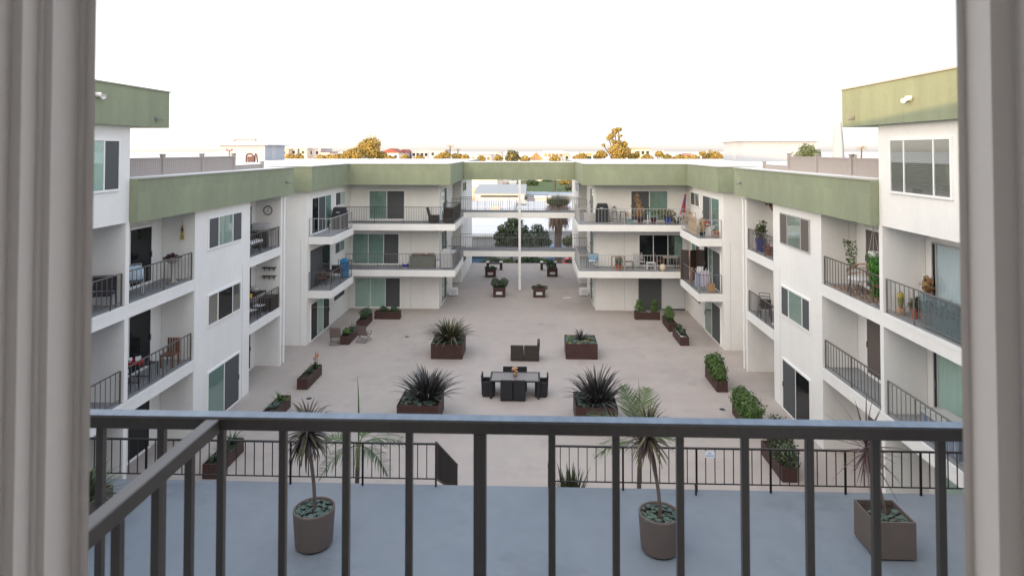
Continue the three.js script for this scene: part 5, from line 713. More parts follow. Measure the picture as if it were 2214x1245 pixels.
{ const hang = (label, pos, len, mats, n, seed, pot) => { const t = thing('hanging_plant', label, 'hanging plant', pos); if (pot) { new MB().lathe([[0, 0], [0.1, 0.01], [0.15, 0.1], [0.15, 0.2], [0.13, 0.2], [0, 0.16]], 18).build('pot', M.cloth, t); const c = new MB(); for (let i = 0; i < 3; i++) c.tube([0.14 * Math.cos(i * 2.1), 0.2, 0.14 * Math.sin(i * 2.1)], [0, 1.0, 0], 0.006, 0.006, 4); c.build('cord', M.sheer, t); } else { new MB().lathe([[0, 0.06], [0.06, 0.06], [0.08, 0.14], [0, 0.14]], 14).tube([0, 0.14, 0], [0, 0.75, 0], 0.004, 0.004, 4).build('pot', L.olive[0], t); } mats.forEach((m, i) => mesh('foliage', leafCloud(Math.round(n / mats.length), 0.055, (q) => { const v = Math.pow(q(), 0.8), a = q() * 6.283, r = (0.24 - 0.13 * v) * Math.sqrt(q()); return [V(r * Math.cos(a) + (pot ? 0 : 0.12 * v), 0.2 - len * v, r * Math.sin(a) + (pot ? 0.1 : 0)), dirOf(q)]; }, seed + i, 0.6), m, t)); };
  hang('loose trailing green vine on the right third floor balcony wall', [11.55, 7.1, -21.3], 0.95, [L.box[1], L.olive[1]], 190, 251, 0); hang('bright green trailing plant in a white macrame pot, right third floor', [11.5, 6.95, -19.7], 1.35, L.vivid, 620, 255, 1); }
{ const t = thing('rug', 'brown patterned rug on the right third floor balcony floor', 'rug', [11.6, Y3 + 0.001, -20.5]); mesh('pile', new THREE.BoxGeometry(0.95, 0.014, 2.6).translate(0, 0.008, 0), new THREE.MeshStandardMaterial({ map: tex(128, 1, (x, y) => { const k = (Math.abs(((x * 6) % 1) - 0.5) + Math.abs(((y * 6) % 1) - 0.5)); return k > 0.55 ? [0.28, 0.17, 0.12] : k > 0.35 ? [0.42, 0.36, 0.31] : [0.20, 0.10, 0.08]; }, true), roughness: 1 }), t); new MB().box(-0.48, 0.001, 1.3, 0.48, 0.01, 1.36).box(-0.48, 0.001, -1.36, 0.48, 0.01, -1.3).build('fringe', M.sheer, t); }
table('brown wicker side table on the rug, right third floor balcony', [11.55, Y3 + 0.015, -19.2], 0.5, 0.5, 0.52, M.wood, { cross: 1 });
{ const t = thing('mesh_cover', 'blue grey mesh sheet fixed along the right third floor balcony rail', 'cover', [11.0, Y3, -15.9]); mesh('sheet', new THREE.BoxGeometry(0.008, 0.86, 1.75).translate(0, 0.5, 0), new THREE.MeshPhysicalMaterial({ color: C(0.55, 0.66, 0.69), transmission: 0.86, thickness: 0, roughness: 0.12, ior: 1.3 }), t, [0.13, 0, 0]); new MB().box(0.115, 0.9, -0.87, 0.14, 0.93, 0.87).build('hem', M.railGrey, t); }
{ const P = [[11.5, -17.6, 0.13, 0.3, M.terracotta, [[0, 0.1, 0, 0.16]], L.olive, 'terracotta pot with a dark plant at the far end, right third floor planters'], [11.45, -17.0, 0.19, 0.32, M.terracotta, [[0, 0.1, 0, 0.2], [0.1, 0.2, 0.1, 0.14]], [L.cordRed[0], L.olive[2]], 'wide terracotta pot of reddish plants, right third floor balcony'], [11.6, -16.3, 0.2, 0.34, M.teal, [[0, 0.15, 0, 0.24]], L.dark, 'teal pot of dark leaves behind the mesh cover'], [11.65, -15.5, 0.22, 0.36, M.grey, [[0, 0.2, 0, 0.3]], L.dark, 'grey pot of dark leaves nearest the window frame, right'], [12.0, -17.9, 0.12, 0.5, M.stone, [[0, 0.35, 0, 0.14, 1.6]], L.autumn, 'stone urn with yellow stalks by the right balcony door']]; P.forEach(([x, z, r, h, m, b, ms, l], i) => pottedPlant(l, [x, Y3, z], r, h, m, b, ms, 200, 0.06, 260 + i)); 
  const t = thing('cactus', 'yellow and green cactus in a slim pot at the right balcony rail', 'cactus', [11.3, Y3, -17.95]); new MB().lathe([[0, 0], [0.1, 0], [0.12, 0.2], [0, 0.2]], 14).build('pot', M.rattan, t); new MB().lathe([[0.05, 0.18], [0.08, 0.4], [0.07, 0.6], [0, 0.68]], 8).build('stem', S(0.2, 0.2, 0.07), t); new MB().ball(-0.04, 0.55, 0.06, 0.07, 0.09, 0.05).build('bloom', S(0.55, 0.42, 0.05), t);
  const s = thing('statuette', 'slender white statuette by the curtained right balcony door', 'statue', [12.0, Y3, -18.05]); new MB().lathe([[0, 0], [0.1, 0], [0.11, 0.3], [0.07, 0.5], [0.09, 0.75], [0.04, 0.95], [0.05, 1.04], [0.03, 1.1], [0, 1.12]], 14).build('figure', M.cloth, s); new MB().rbox(0, 0.02, 0, 0.26, 0.04, 0.26, 0.01).build('plinth', M.stone, s); table('low white planter table behind the right balcony rail pots', [11.75, Y3, -16.9], 0.4, 1.5, 0.55, M.lightGrey, { name: 'plant_table' }); }
// right wing, second floor
metalChair('black metal chair with slatted back at the right second floor balcony', [11.5, Y2, -28.95], -0.4, M.railDark, { arms: 1, slats: 3 }); metalChair('low black folded chair by the second floor rail, right', [11.35, Y2, -28.3], Z - 0.4, M.railDark, { w: 0.42 });
table('brown table with rusty red side on the right second floor balcony', [11.65, Y2, -27.3], 0.62, 1.0, 0.7, M.railDark, { top: M.wickerBrown, name: 'patio_table' });
{ const t = thing('red_bin', 'rusty red bin under the brown table, right second floor', 'bin', [11.55, Y2, -27.2]); new MB().rbox(0, 0.24, 0, 0.4, 0.44, 0.42, 0.02).build('body', M.terracotta, t); new MB().rbox(0, 0.47, 0, 0.43, 0.03, 0.45, 0.01).build('rim', M.wood, t); const c = thing('white_cushion', 'pale cushion lying by the second floor rail, right', 'cushion', [11.35, Y2 + 0.09, -26.9], 0.2); new MB().rbox(0, 0, 0, 0.4, 0.16, 0.5, 0.07).build('pad', M.sheer, c); new MB().rbox(0, 0, 0.256, 0.3, 0.03, 0.01, 0.004).build('piping', M.lightGrey, c); }
{ const t = thing('deck_box', 'large blue grey deck box with pale lid on the right second floor balcony', 'storage box', [11.55, Y2, -16.3]); new MB().rbox(0, 0.3, 0, 0.62, 0.6, 1.5, 0.02).build('body', S(0.17, 0.22, 0.3, 0.6), t); new MB().rbox(0, 0.635, 0, 0.7, 0.06, 1.6, 0.015, [0, 0, 0]).build('lid', S(0.5, 0.5, 0.48, 0.6), t); new MB().rbox(0, 0.674, 0.74, 0.66, 0.016, 0.06, 0.004).rbox(0, 0.674, -0.74, 0.66, 0.016, 0.06, 0.004).rbox(-0.31, 0.674, 0, 0.04, 0.016, 1.4, 0.004).rbox(0.31, 0.674, 0, 0.04, 0.016, 1.4, 0.004).build('lid_rim', M.lightGrey, t); const r = new MB(); for (let i = 0; i < 6; i++) r.rbox(-0.313, 0.3, -0.62 + i * 0.25, 0.012, 0.5, 0.03, 0.004); r.build('rib', M.lightGrey, t); }
// ---------------------------------------------------------------- on the roofs
function vinylFence(label, x, s) {
  const t = thing('roof_fence', label, 'fence'); const zs = [-18.45, -20.75, -23.25, -25.75], h = 0.58;
  for (let i = 0; i < 3; i++) { const m = new MB(); for (let z = zs[i] - 0.04; z > zs[i + 1] + 0.06; z -= 0.115) m.rbox(x, 9.42 + h / 2 - 0.02, z - 0.055, 0.022, h - 0.06, 0.106, 0.006); stuff(m.build('boards', M.taupeFence, t)); const r = new MB(); r.rbox(x, 9.42 + h - 0.02, (zs[i] + zs[i + 1]) / 2, 0.05, 0.06, zs[i] - zs[i + 1] - 0.12, 0.008).rbox(x, 9.46, (zs[i] + zs[i + 1]) / 2, 0.05, 0.06, zs[i] - zs[i + 1] - 0.12, 0.008); r.build('rail', M.taupeFence, t); }
  for (const z of [-20.75, -23.25, -25.75]) { const p = mesh('post', bevelBox(0.13, h + 0.1, 0.13, 0.01), M.taupeFence, t, [x, 9.42 + h / 2 + 0.05, z]); mesh('post_cap', bevelBox(0.16, 0.04, 0.16, 0.01), M.taupeFence, p, [0, h / 2 + 0.06, 0]); }
  const m = new MB(); for (let z = -25.85; z > -28.4; z -= 0.115) m.rbox(x, 9.53, z, 0.022, 0.2, 0.106, 0.006); stuff(m.build('low_boards', M.taupeFence, t)); const p = mesh('low_post', bevelBox(0.13, 0.3, 0.13, 0.01), M.taupeFence, t, [x, 9.57, -28.5]); mesh('post_cap', bevelBox(0.16, 0.04, 0.16, 0.01), M.taupeFence, p, [0, 0.16, 0]);
}
vinylFence('taupe vinyl fence on the left roof beside the upper storey', -11.4); vinylFence('taupe vinyl fence on the right roof beside the upper storey', 11.4);
function penthouse(label, x0, x1, z0, z1, h) { const t = thing('roof_house', label, 'roof house', [(x0 + x1) / 2, 9.43, (z0 + z1) / 2]); const w = Math.abs(x1 - x0), d = Math.abs(z1 - z0); new MB().box(-w / 2, 0, -d / 2, w / 2, h, d / 2).build('wall', M.roofWall, t); new MB().box(-w / 2 - 0.28, h - 0.03, -d / 2 - 0.28, w / 2 + 0.28, h + 0.001, d / 2 + 0.28).build('eave', M.roofTrim, t); new MB().box(-w / 2 - 0.3, h + 0.002, -d / 2 - 0.3, w / 2 + 0.3, h + 0.22, d / 2 + 0.3).build('roof', M.roof, t); new MB().rbox(x0 < 0 ? w / 2 + 0.01 : -w / 2 - 0.01, 0.75, 0.4, 0.05, 1.4, 0.8, 0.01).build('door', M.lightGrey, t); return t; }
penthouse('low white roof house with flat overhanging roof, left', -24.3, -20.6, -50, -54, 1.25); penthouse('large white roof house with flat roof, right', 16.6, 21.9, -47, -52, 1.5);
{ const t = thing('roof_antenna', 'thin antenna mast on the left white roof house', 'antenna', [-23.3, 10.9, -51]); new MB().tube([0, 0, 0], [0, 0.95, 0], 0.025).rbox(0, 0.95, 0, 0.35, 0.07, 0.04, 0.01).build('mast', M.lightGrey, t); new MB().bar([-0.2, 0.25, 0], [1.5, 0.25, 0], 0.06).bar([1.5, 0.25, 0], [1.5, 0, 0], 0.06).bar([-0.2, 0.25, 0], [-0.4, 0, 0], 0.06).build('pipe_loop', S(0.16, 0.09, 0.07), t);
  const c = thing('curved_pole', 'dark curved pole rising behind the left roof fence', 'pole', [-19.4, 9.43, -31]); new MB().curve([[0, 0, 0], [-0.1, 0.7, 0], [-0.5, 1.25, 0], [-1.1, 1.55, 0]], 0.06, 16, 8).build('pole', S(0.10, 0.03, 0.03), c); new MB().rbox(-1.2, 1.56, 0, 0.4, 0.1, 0.16, 0.03).build('head', S(0.22, 0.04, 0.03), c);
  const v = thing('roof_valve', 'small red valve fitting above the left roof fence', 'valve', [-18.6, 9.43, -40]); new MB().tube([0, 0, 0], [0, 0.8, 0], 0.03).bar([-0.16, 0.8, 0], [0.16, 0.8, 0], 0.05).ball(-0.17, 0.86, 0, 0.05).ball(0.17, 0.86, 0, 0.05).build('valve', S(0.2, 0.03, 0.03), v);
  const e = thing('roof_duct', 'rusty pipes in a low cluster on the left roof', 'pipes', [-17.6, 9.43, -41]); new MB().curve([[-0.6, 0, 0], [-0.5, 0.7, 0], [0, 0.75, 0], [0.3, 0.5, 0], [0.5, 0.8, 0], [0.7, 0, 0]], 0.08, 20, 7).rbox(0, 0.3, 0, 0.8, 0.5, 0.4, 0.05).build('pipe', S(0.12, 0.06, 0.05), e); e.scale.set(0.6, 0.75, 0.6); }
// ---------------------------------------------------------------- beyond the courtyard: d metres along the view, px and py as read in the photograph were turned into these metres by hand
const AX = 1.1, UX = (px, d) => AX + (px - 1155) * d / 1360, UY = (py, d) => 10.25 - (py - 325) * d / 1360;
function house(label, px0, px1, py, d, depth, wallC, roofC, o = {}) {
  const x0 = UX(px0, d), x1 = UX(px1, d), top = UY(py, d), b = o.base ?? -3, w = x1 - x0, t = thing(o.name ?? 'house', label, o.cat ?? 'house', [(x0 + x1) / 2, b, -d - depth / 2]), h = top - b, wm = S(...wallC, 0.9), rm = S(...roofC, 0.85);
  new MB().box(-w / 2, 0, -depth / 2, w / 2, h - (o.gable ?? 0.25), depth / 2).build('wall', wm, t);
  if (o.gable) { const sh = new THREE.Shape([[-w / 2 - 0.4, 0], [w / 2 + 0.4, 0], [o.ridge ?? 0, o.gable]].map((p) => new THREE.Vector2(...p))); const g = new THREE.ExtrudeGeometry(sh, { depth: depth + 0.8, bevelEnabled: false }); g.translate(0, h - o.gable + 0.003, -depth / 2 - 0.4); new MB().add(g).build('roof', rm, t); }
  else new MB().box(-w / 2 - 0.25, h - 0.247, -depth / 2 - 0.25, w / 2 + 0.25, h, depth / 2 + 0.25).build('roof', rm, t);
  const nw = o.wins ?? Math.max(1, Math.round(w / 3)), gm = o.orangePanes ? S(0.42, 0.24, 0.1, 0.3) : M.dark;  // chosen houses get panes of plain orange colour
  for (let f = 0; f < (o.floors ?? 2); f++) for (let i = 0; i < nw; i++) { const wx = -w / 2 + (i + 0.5) * w / nw, y = h - (o.gable ?? 0.25) - 2.0 - f * 2.9; if (y < 0.6) continue; const g = new THREE.Group(); g.name = 'window'; g.position.set(wx, y, depth / 2); t.add(g); new MB().box(-0.62, -0.05, 0, 0.62, 0.03, 0.1).box(-0.62, 1.2, 0, 0.62, 1.28, 0.08).box(-0.62, 0.03, 0, -0.54, 1.2, 0.08).box(0.54, 0.03, 0, 0.62, 1.2, 0.08).build('frame', M.white, g); new MB().box(-0.54, 0.03, 0.004, 0.54, 1.2, 0.03).build('pane', gm, g); }
  if (o.chimney) new MB().box(-w * 0.2, h - 0.24, -0.4, -w * 0.2 + 0.7, h + 1.0, 0.4).build('chimney', rm, t);
  return t;
}
const WH = [0.76, 0.74, 0.70], PE = [0.62, 0.48, 0.40], TA = [0.50, 0.42, 0.34], LV = [0.52, 0.50, 0.54];  // LV carries the lavender of shaded house sides as wall colour
house('peach block at the left end of the far skyline', 598, 617, 321, 232, 14, PE, TA); house('white block right of the peach block on the skyline', 619, 637, 320, 236, 14, WH, WH); house('beige stepped flats left of the big skyline tree', 641, 658, 320, 236, 12, [0.64, 0.58, 0.5], LV); house('grey flats with blank side, left of the big skyline tree', 659, 688, 321, 240, 14, LV, LV, { wins: 2 });
house('long low tan roofed hall in front of the grey flats', 672, 742, 332.5, 205, 12, WH, [0.5, 0.36, 0.24], { gable: 1.4, floors: 1, wins: 5 }); house('low house with dark red roof edge on the skyline', 686, 708, 328.5, 236, 10, WH, [0.22, 0.07, 0.06]);
house('white house with red roof right of the big skyline tree', 822, 860, 321, 226, 12, WH, [0.3, 0.09, 0.07], { gable: 1.6, wins: 3 }); house('lavender block painted as the shaded side of the white house', 860, 879, 323, 236, 12, LV, [0.3, 0.09, 0.07], { gable: 1.2, wins: 1 });  // second block stands for the house side, its shade put in the colour
house('plain white house in the left centre of the skyline', 889, 925, 325, 240, 12, WH, WH, { wins: 4 }); house('grey shaded house left of the thin palm', 926, 962, 323.5, 232, 14, LV, [0.36, 0.32, 0.32], { wins: 2 }); house('white bungalow with orange windows above the bridge', 1018, 1062, 333, 236, 12, WH, PE, { orangePanes: 1, wins: 4 }); house('small pale house left of the dark bush above the bridge', 1064, 1086, 328, 244, 10, [0.66, 0.62, 0.6], LV, { wins: 1 });
house('house with a steep orange roof above the bridge', 1146, 1174, 329, 226, 10, WH, [0.5, 0.26, 0.12], { gable: 2.6, floors: 1, wins: 1 }); house('wide white house with yellow windows above the bridge', 1176, 1217, 326, 244, 12, WH, WH, { orangePanes: 1, wins: 5 }); house('small grey gabled house right of the yellow windows', 1219, 1233, 328, 230, 10, [0.45, 0.40, 0.40], LV, { gable: 0.8, wins: 1 });
house('orange block left of the tall skyline tree', 1265, 1279, 331, 226, 9, [0.6, 0.36, 0.14], TA, { wins: 2 }); house('pale house behind the scrub left of the tall skyline tree', 1280, 1308, 330, 246, 10, WH, PE, { wins: 2 });
{ const t = house('three storey house with balconies right of the tall skyline tree', 1374, 1404, 320, 222, 12, [0.66, 0.56, 0.46], [0.5, 0.28, 0.18], { wins: 3, floors: 3 }); const w = UX(1404, 222) - UX(1374, 222); for (const y of [4.6, 8.2]) new MB().box(-w / 2, y, 6.01, w / 2, y + 0.16, 7.4).build('balcony_slab', M.white, t); }
house('thin white house with roof posts on the skyline', 1416, 1432, 325, 238, 10, WH, WH, { wins: 1 }); house('low pale house with red roof behind the yellow bushes', 1478, 1500, 331, 244, 10, LV, [0.4, 0.2, 0.16], { gable: 0.8, wins: 2 }); house('white end house left of the big roof house', 1562, 1590, 331, 236, 10, WH, TA, { wins: 1, orangePanes: 1 });
for (const [a, b, y, d, l] of [[560, 600, 331, 262, 'low white shed at the far left of the skyline'], [708, 742, 331, 262, 'pale low row behind the tan hall'], [958, 1018, 333, 268, 'pale low row left of the bridge skyline'], [1088, 1146, 334, 270, 'pale low row behind the dark bush'], [1232, 1268, 333, 270, 'pale low row behind the orange block'], [1430, 1480, 333, 268, 'pale low row behind the yellow scrub'], [1500, 1564, 333, 266, 'pale low row behind the round yellow tree']]) house(l, a, b, y, d, 10, WH, WH, { floors: 1 });
// trees on the skyline
function tree(label, px, d, base, top, blobs, n, size, mats, seed, o = {}) {        // blobs: [px, py, radius px, squash]
  const x = UX(px, d), t = thing(o.name ?? 'tree', label, 'tree', [x, base, -d], 0), k = d / 1360, B = blobs.map(([bx, by, r, q], i) => [UX(bx, d) - x, UY(by, d) - base, (((i * 37) % 7) - 3) * 0.12 * r * k, r * k, q ?? 0.9]);
  R = rng(seed); const m = new MB(), hh = UY(top, d) - base, tr = o.trunk ?? hh * 0.028; m.tube([0, 0, 0], [0.1, hh * 0.45, 0], tr, tr * 0.7, 8); B.forEach((b) => m.curve([[0.1, hh * 0.4, 0], [b[0] * 0.5, (hh * 0.4 + b[1]) / 2 + 0.2, b[2] * 0.5], [b[0], b[1], b[2]]], tr * 0.35, 6, 5)); m.build('trunk', o.bark ?? M.trunk, t);
  mats.forEach((mt, i) => stuff(mesh('crown', leafCloud(Math.round(n / mats.length), size, blobShape(B, 0.55), seed * 3 + i, 0.7), mt, t))); return t;
}
tree('wide golden tree crown on the left of the skyline', 795, 190, -3, 300, [[790, 318, 21, 0.8], [800, 312, 19, 0.8], [776, 326, 13], [806, 328, 14], [795, 333, 16, 0.7]], 5200, 0.32, L.tree, 301); tree('low golden tree left of the wide skyline tree', 755, 186, -3, 324, [[745, 336, 11], [758, 330, 12, 0.8], [770, 336, 12]], 2200, 0.3, L.tree, 302);
tree('tall airy golden tree right of centre on the skyline', 1335, 180, -3, 278, [[1330, 284, 7, 0.8], [1338, 280, 7, 0.6], [1322, 294, 7], [1316, 299, 6], [1340, 294, 5, 0.5], [1305, 314, 4], [1326, 306, 5], [1337, 314, 12], [1350, 312, 7], [1335, 326, 19, 0.9], [1352, 328, 12], [1338, 338, 18, 0.7]], 5200, 0.28, L.tree, 303, { trunk: 0.4 });
tree('low golden bush at the foot of the tall skyline tree', 1370, 184, -3, 332, [[1365, 339, 9], [1375, 336, 8]], 900, 0.3, L.tree, 304); tree('dark based round tree above the bridge', 1108, 188, -3, 327, [[1106, 333, 10, 0.8], [1114, 335, 9], [1108, 341, 14, 0.7]], 1700, 0.28, [L.tree[0], ...L.olive], 305); tree('round yellow tree at the right of the skyline', 1538, 190, -3, 330, [[1540, 338, 15, 0.8], [1526, 341, 10], [1552, 341, 9]], 2200, 0.3, L.tree, 306);
[[618, 341, 12, 'yellow bush in front of the white block, far left skyline'], [688, 343, 12, 'yellow bush in front of the tan hall'], [872, 340, 8, 'yellow bush before the pale red roofed house'], [985, 339, 11, 'yellow bushes under the thin palm'], [1004, 340, 8, 'small yellow bush left of the bridge skyline'], [1290, 339, 7, 'thin golden scrub left of the tall tree'], [1247, 341, 6, 'small yellow bush beside the orange block'], [1440, 340, 9, 'golden bush right of the balcony house'], [1466, 341, 9, 'first yellow scrub bush right of the golden bush'], [1484, 341, 8, 'second yellow scrub bush right of the golden bush'], [1516, 332, 6, 'small upright yellow tree before the round tree'], [1576, 340, 6, 'small orange bush left of the big roof house'], [840, 343, 8, 'low golden bush before the red roofed house']].forEach(([x, y, r, l], i) => tree(l, x, 196 - i, -3, y - 6, [[x, y, r, 0.7], [x + r * 0.7, y + 1, r * 0.7]], 800, 0.3, L.tree, 310 + i, { name: 'bush' }));
[[640, 338, 7, 'low golden bush between the white block and the beige flats'], [706, 342, 8, 'golden shrub at the right end of the grey flats'], [726, 341, 9, 'golden shrub touching the left side of the low golden tree'], [822, 336, 10, 'golden shrub just right of the wide golden tree'], [905, 342, 8, 'low golden hedge before the plain white house'], [948, 341, 8, 'golden shrub before the grey shaded house'], [962, 334, 8, 'taller golden shrub touching the thin palm'], [1040, 343, 7, 'thin golden hedge before the bungalow with orange windows'], [1078, 341, 6, 'golden shrub before the small pale house above the bridge'], [1136, 343, 7, 'golden shrub left of the steep orange roof'], [1200, 343, 8, 'golden hedge before the wide house with yellow windows'], [1258, 338, 8, 'golden tree just left of the orange block'], [1300, 333, 9, 'upright golden tree between scrub and the tall tree'], [1398, 341, 9, 'golden shrub before the three storey balcony house'], [1424, 332, 6, 'slim golden tree at the thin white house'], [1500, 342, 7, 'golden shrub before the low red roofed house'], [1590, 341, 6, 'golden shrub against the large roof house']].forEach(([x, y, r, l], i) => tree(l, x, 194 - i * 0.7, -3, y - 6, [[x, y, r, 0.9], [x + r * 0.8, y + 2, r * 0.75], [x - r * 0.8, y + 2, r * 0.7]], 1000, 0.28, L.tree, 350 + i, { name: 'bush' }));
function skyPalm(label, px, py, d, r, seed) { const x = UX(px, d), top = UY(py, d), t = thing('palm_tree', label, 'palm', [x, -3, -d]); new MB().tube([0, 0, 0], [0.3, top + 3, 0], 0.25, 0.18, 8).build('trunk', M.trunk, t); R = rng(seed); for (let i = 0; i < 16; i++) mesh('frond', frondGeo(r, 1.2 + R() * 0.8, 14, r * 0.3, seed + (i % 3)), L.tree[i % 3], t, [0.3, top + 3, 0], [0, i * 2.4, rr(-0.2, 1.0)]).rotation.order = 'YZX'; }
skyPalm('thin palm standing left of the bridge on the skyline', 971, 318, 190, 1.6, 331); skyPalm('short second palm beside the thin palm', 988, 324, 194, 1.1, 332); skyPalm('slim palm beside the upper right storey', 1848, 322, 150, 1.6, 333); skyPalm('lower palm left of the slim palm', 1836, 336, 148, 1.3, 334);
tree('leafy green tree behind the right roof fence', 1738, 40, 9.43, 312, [[1740, 326, 16, 0.8], [1725, 338, 14], [1752, 336, 13], [1716, 350, 9], [1738, 346, 16, 0.7], [1758, 330, 7]], 1500, 0.085, [L.palm[1], L.palm[1], L.olive[1]], 341, { trunk: 0.05 });
{ const d = 150, t = thing('tapered_tower', 'pale tapered tower rising behind the right roof fence', 'tower', [UX(1802, d), -3, -d]); new MB().lathe([[1.55, 0], [1.5, UY(345, d) + 3], [1.1, UY(290, d) + 3], [0.75, UY(262, d) + 3], [0, UY(261, d) + 3]], 4).build('shaft', M.roofWall, t); new MB().lathe([[0.8, UY(266, d) + 3], [0.85, UY(264, d) + 3], [0.8, UY(262, d) + 3]], 4).build('cap', M.cloth, t); }
// ---------------------------------------------------------------- seen through the gap under the bridge
{ M.wareRoof = S(0.60, 0.61, 0.63, 0.8);
  const ware = thing('warehouse', 'wide white flat roofed warehouse seen through the bridge openings', 'building'); new MB().box(-30, -3, -70, -1.9, 0.6, -116).box(-1.88, -3, -76, 26, 0.5, -118).build('wall', M.roofWall, ware); new MB().box(-30.2, 0.602, -69.8, -1.88, 0.86, -116.2).build('roof', M.wareRoof, ware); new MB().box(-1.86, 0.502, -75.8, 26.2, 0.7, -118.2).build('roof', M.wareRoof, ware); new MB().box(-2.1, 0.862, -69.9, -1.9, 1.15, -116).build('parapet', M.lightGrey, ware); const s = new MB(); for (const z of [-78, -86, -94, -104]) s.box(-29, 0.862, z - 0.06, -2.2, 0.9, z + 0.06); s.build('roof_seam', M.sheer, ware); for (const [x, z] of [[-5, -100], [4, -108], [-1, -110]]) new MB().rbox(x, 1.2, z, 1.6, 0.7, 1.2, 0.05).build('roof_vent', M.lightGrey, ware);
  const d1 = 126, lb = thing('long_shed', 'long white shed with blue grey sloping roof behind the warehouse', 'building', [UX(1081, d1), -3, -d1 - 6]); const w = UX(1139, d1) - UX(1034, d1); new MB().box(-w / 2, 0, -6, w / 2, UY(420, d1) + 3, 6).build('wall', M.roof, lb); const sh = new THREE.Shape([[-6.5, 0], [6.5, 1.15], [6.5, 1.35], [-6.5, 0.2]].map((p) => new THREE.Vector2(...p))); const g = new THREE.ExtrudeGeometry(sh, { depth: w + 0.8, bevelEnabled: false }); g.rotateY(Math.PI / 2); g.translate(-w / 2 - 0.4, UY(420, d1) + 3.002, 0); new MB().add(g).build('roof', S(0.30, 0.33, 0.36), lb); new MB().box(-w / 2 + 1, UY(426, d1) + 3, 6.001, w / 2 - 1.2, UY(422.5, d1) + 3, 6.06).build('window_band', M.dark, lb);
  house('cream block with shaded side wall, seen under the bridge roof', 1010, 1075, 385, 152, 10, [0.74, 0.66, 0.56], WH, { floors: 0 }); house('peach low wall block left of the long shed', 1020, 1035, 408, 136, 5, PE, PE, { floors: 0 }); house('small white cube house right of the cream block', 1102, 1115, 393, 160, 5, WH, WH, { floors: 0 }); house('blue grey low roofed store right of the column', 1141, 1186, 420, 134, 8, LV, [0.30, 0.34, 0.40], { floors: 0 }); house('second blue grey low store, far right under the bridge', 1190, 1242, 421, 132, 8, LV, [0.32, 0.36, 0.42], { floors: 0 }); house('white low wall below the blue grey store', 1158, 1192, 426, 124, 4, WH, WH, { floors: 0 });
  const gl = new THREE.PlaneGeometry(60, 60, 20, 12); gl.rotateX(-Math.PI / 2); { const p = gl.attributes.position; R = rng(401); for (let i = 0; i < p.count; i++) p.setY(i, -p.getZ(i) * 0.028 + rr(-0.15, 0.15)); } gl.computeVertexNormals(); const lw = new THREE.Mesh(gl, new THREE.MeshStandardMaterial({ map: mottle(0.062, 0.10, 0.04, 0.4, 30, 21), roughness: 1 })); lw.name = 'lawn'; lw.position.set(22, -1.4, -198); lw.userData = { kind: 'structure' }; lw.receiveShadow = true; scene.add(lw);
  for (const [px, py, d, l, m] of [[1150, 393, 205, 'dark shrub row at the left of the far lawn', L.dark], [1182, 391, 222, 'dark shrub in the middle of the far lawn edge', L.dark], [1222, 392, 190, 'orange lit shrub at the top of the far lawn', L.tree], [1236, 404, 170, 'olive shrub at the right of the far lawn', L.olive]]) { tree(l, px, d, -2, py - 6, [[px, py, 9, 0.6], [px + 8, py + 3, 8, 0.6], [px - 7, py + 3, 7, 0.6]], 900, 0.32, m, 410 + Math.round(px), { name: 'bush' }); }
  const fx = thing('wire_fence', 'grey wire fence along the foot of the far lawn', 'fence', [UX(1190, 160), -3, -160]); const fm = new MB(); for (let x = -8; x <= 8; x += 1.6) fm.tube([x, 0, 0], [x, UY(412, 160) + 3, 0], 0.04, 0.04, 5); fm.build('post', M.lightGrey, fx); const wm = new MB(); for (let y = 0.4; y < 3; y += 0.3) wm.bar([-8, y, 0], [8, y, 0], 0.015); wm.build('wire', M.lightGrey, fx);
  // shaggy fan palm
  const d = 66, x = UX(1207, d), top = UY(441, d), t = thing('fan_palm', 'shaggy fan palm with green crown and brown skirt beyond the passage', 'palm', [x, -3, -d]), H = top + 3; new MB().tube([0, 0, 0], [0, H, 0], 0.42, 0.36, 10).build('trunk', M.trunk, t); R = rng(420);
  const sk = new MB(); for (let i = 0; i < 420; i++) { const a = R() * 6.283, u = R(), g = blade(1.35 + 0.75 * R(), 0.15, 0.95, 4, 0.2); g.rotateZ(-(1.5 + 0.75 * u) - 0.25 * R()); g.rotateY(a); g.translate(0.2 * Math.cos(a), H + 0.1 - 1.5 * u, -0.2 * Math.sin(a)); sk.add(g); } stuff(sk.build('dead_skirt', S(0.20, 0.145, 0.12, 0.95), t));
  const fan = (() => { const gs = []; for (let i = -7; i <= 7; i++) { const g = blade(0.75, 0.085, 0.25, 3, 0.3); g.rotateX(i * 0.19); g.translate(0.65, 0, 0); const q = g; q.rotateZ(-1.45); gs.push(q); } const st = blade(0.8, 0.04, 0.1, 2); st.rotateZ(-1.5); gs.push(st); return mergeGeometries(gs.map((q) => { q.deleteAttribute('uv'); return q; })); })();
  for (let i = 0; i < 64; i++) mesh('fan_leaf', fan, i % 3 ? L.olive[i % 2] : L.palm[2], t, [0, H + 0.15, 0], [0, i * 2.4, 1.4 - 1.7 * (i / 64)], (i < 14 ? 1.35 : 0.92 - 0.2 * i / 64) * (0.8 + 0.35 * R())).rotation.order = 'YZX';
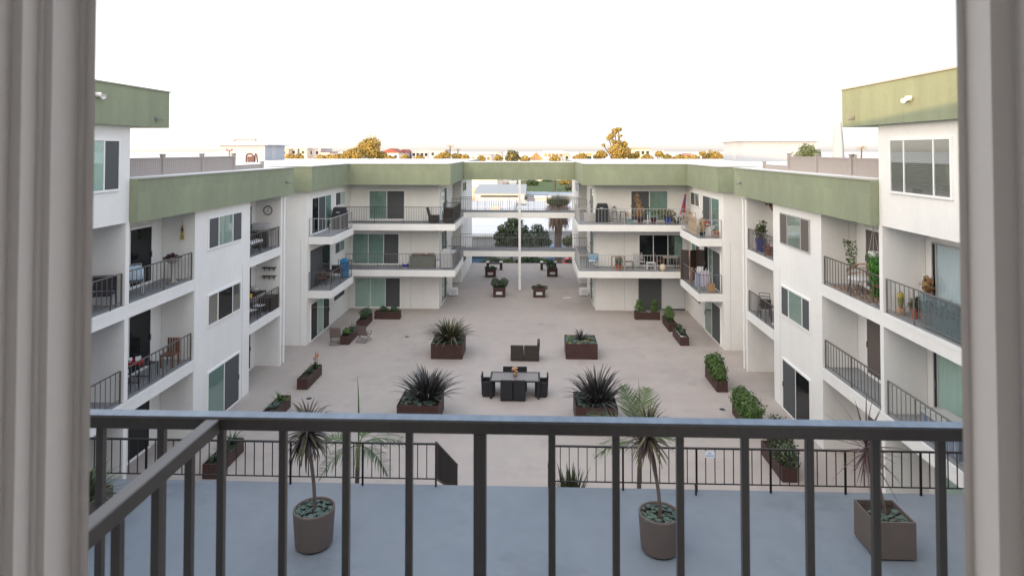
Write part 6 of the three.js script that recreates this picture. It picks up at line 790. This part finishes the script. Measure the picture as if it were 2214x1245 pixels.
  tree('dark green tree left of the column, seen below the bridge', 1105, 64, -3, 478, [[1108, 483, 14, 0.9], [1122, 480, 9], [1090, 498, 17], [1115, 504, 20], [1100, 520, 24, 0.8], [1076, 512, 10], [1084, 530, 14], [1120, 528, 16]], 2600, 0.17, [...L.olive, ...L.dark], 431, { trunk: 0.16 }); tree('sparse dark tree right of the column, seen below the bridge', 1160, 68, -3, 485, [[1134, 496, 10], [1145, 512, 14], [1162, 494, 13], [1174, 508, 14], [1155, 524, 20, 0.7], [1180, 524, 13], [1136, 528, 14], [1128, 512, 9]], 1900, 0.16, [...L.dark, L.blueGreen[2]], 432, { trunk: 0.14 }); tree('yellow green bush right of the fan palm', 1230, 63, -3, 505, [[1228, 522, 12], [1238, 514, 8]], 700, 0.13, [L.olive[1], L.palm[1]], 433, { name: 'bush' });
  const hd = (label, px, py, r, dd, mats, s) => tree(label, px, dd, -3, py - r, [[px, py, r, 0.6], [px + r, py + 3, r * 0.8, 0.6], [px - r, py + 3, r * 0.8, 0.6]], 1500, 0.12, mats, s, { name: 'hedge' });
  hd('bright green hedge left below the lower walkway', 1066, 566, 16, 61, L.palm, 441); hd('second bright hedge beside the column', 1098, 568, 14, 62, [L.palm[0], L.box[1]], 442); hd('dark green hedge right of the column', 1145, 562, 16, 62, L.dark, 443); hd('mid green hedge right below the lower walkway', 1175, 566, 12, 62, L.box, 444);
  const bw = thing('blue_van', 'light blue parked van behind the palm trunk', 'van', [UX(1202, 72), -3, -72]); new MB().rbox(0, 1.15, 0, 2.0, 1.5, 1.8, 0.2).rbox(0.1, 2.1, 0, 1.6, 0.7, 1.6, 0.25).build('body', S(0.16, 0.32, 0.55, 0.4), bw); new MB().rbox(0.1, 2.15, 0.8, 1.3, 0.45, 0.06, 0.03).build('window', M.dark, bw); for (const s of [-1, 1]) { const q = new THREE.CylinderGeometry(0.34, 0.34, 0.22, 18); q.rotateX(Math.PI / 2); q.translate(s * 0.6, 0.34, 0.85); new MB().add(q).build('wheel', M.black, bw); }
  const b2 = thing('blue_shed', 'blue shed with dark roof at the left below the walkway', 'shed', [UX(1030, 70), -3, -70]); new MB().box(-1.8, 0, -1, 1.8, 1.5, 1).build('wall', S(0.10, 0.22, 0.40), b2); new MB().box(-2, 1.502, -1.2, 2, 1.7, 1.2).build('roof', M.navy, b2);
  const um = thing('orange_car', 'small orange red parked car at the right below the walkway', 'car', [UX(1231, 70), -3, -70]); new MB().rbox(0, 0.62, 0, 1.7, 0.62, 1.5, 0.2).rbox(0.05, 1.1, 0, 1.3, 0.5, 1.3, 0.22).build('body', S(0.6, 0.12, 0.06, 0.35), um); new MB().rbox(0.05, 1.13, 0.63, 1.05, 0.34, 0.06, 0.03).build('window', M.dark, um); for (const s of [-1, 1]) { const q = new THREE.CylinderGeometry(0.3, 0.3, 0.2, 18); q.rotateX(Math.PI / 2); q.translate(s * 0.52, 0.3, 0.7); new MB().add(q).build('wheel', M.black, um); }
}
renderer.render(scene, camera);
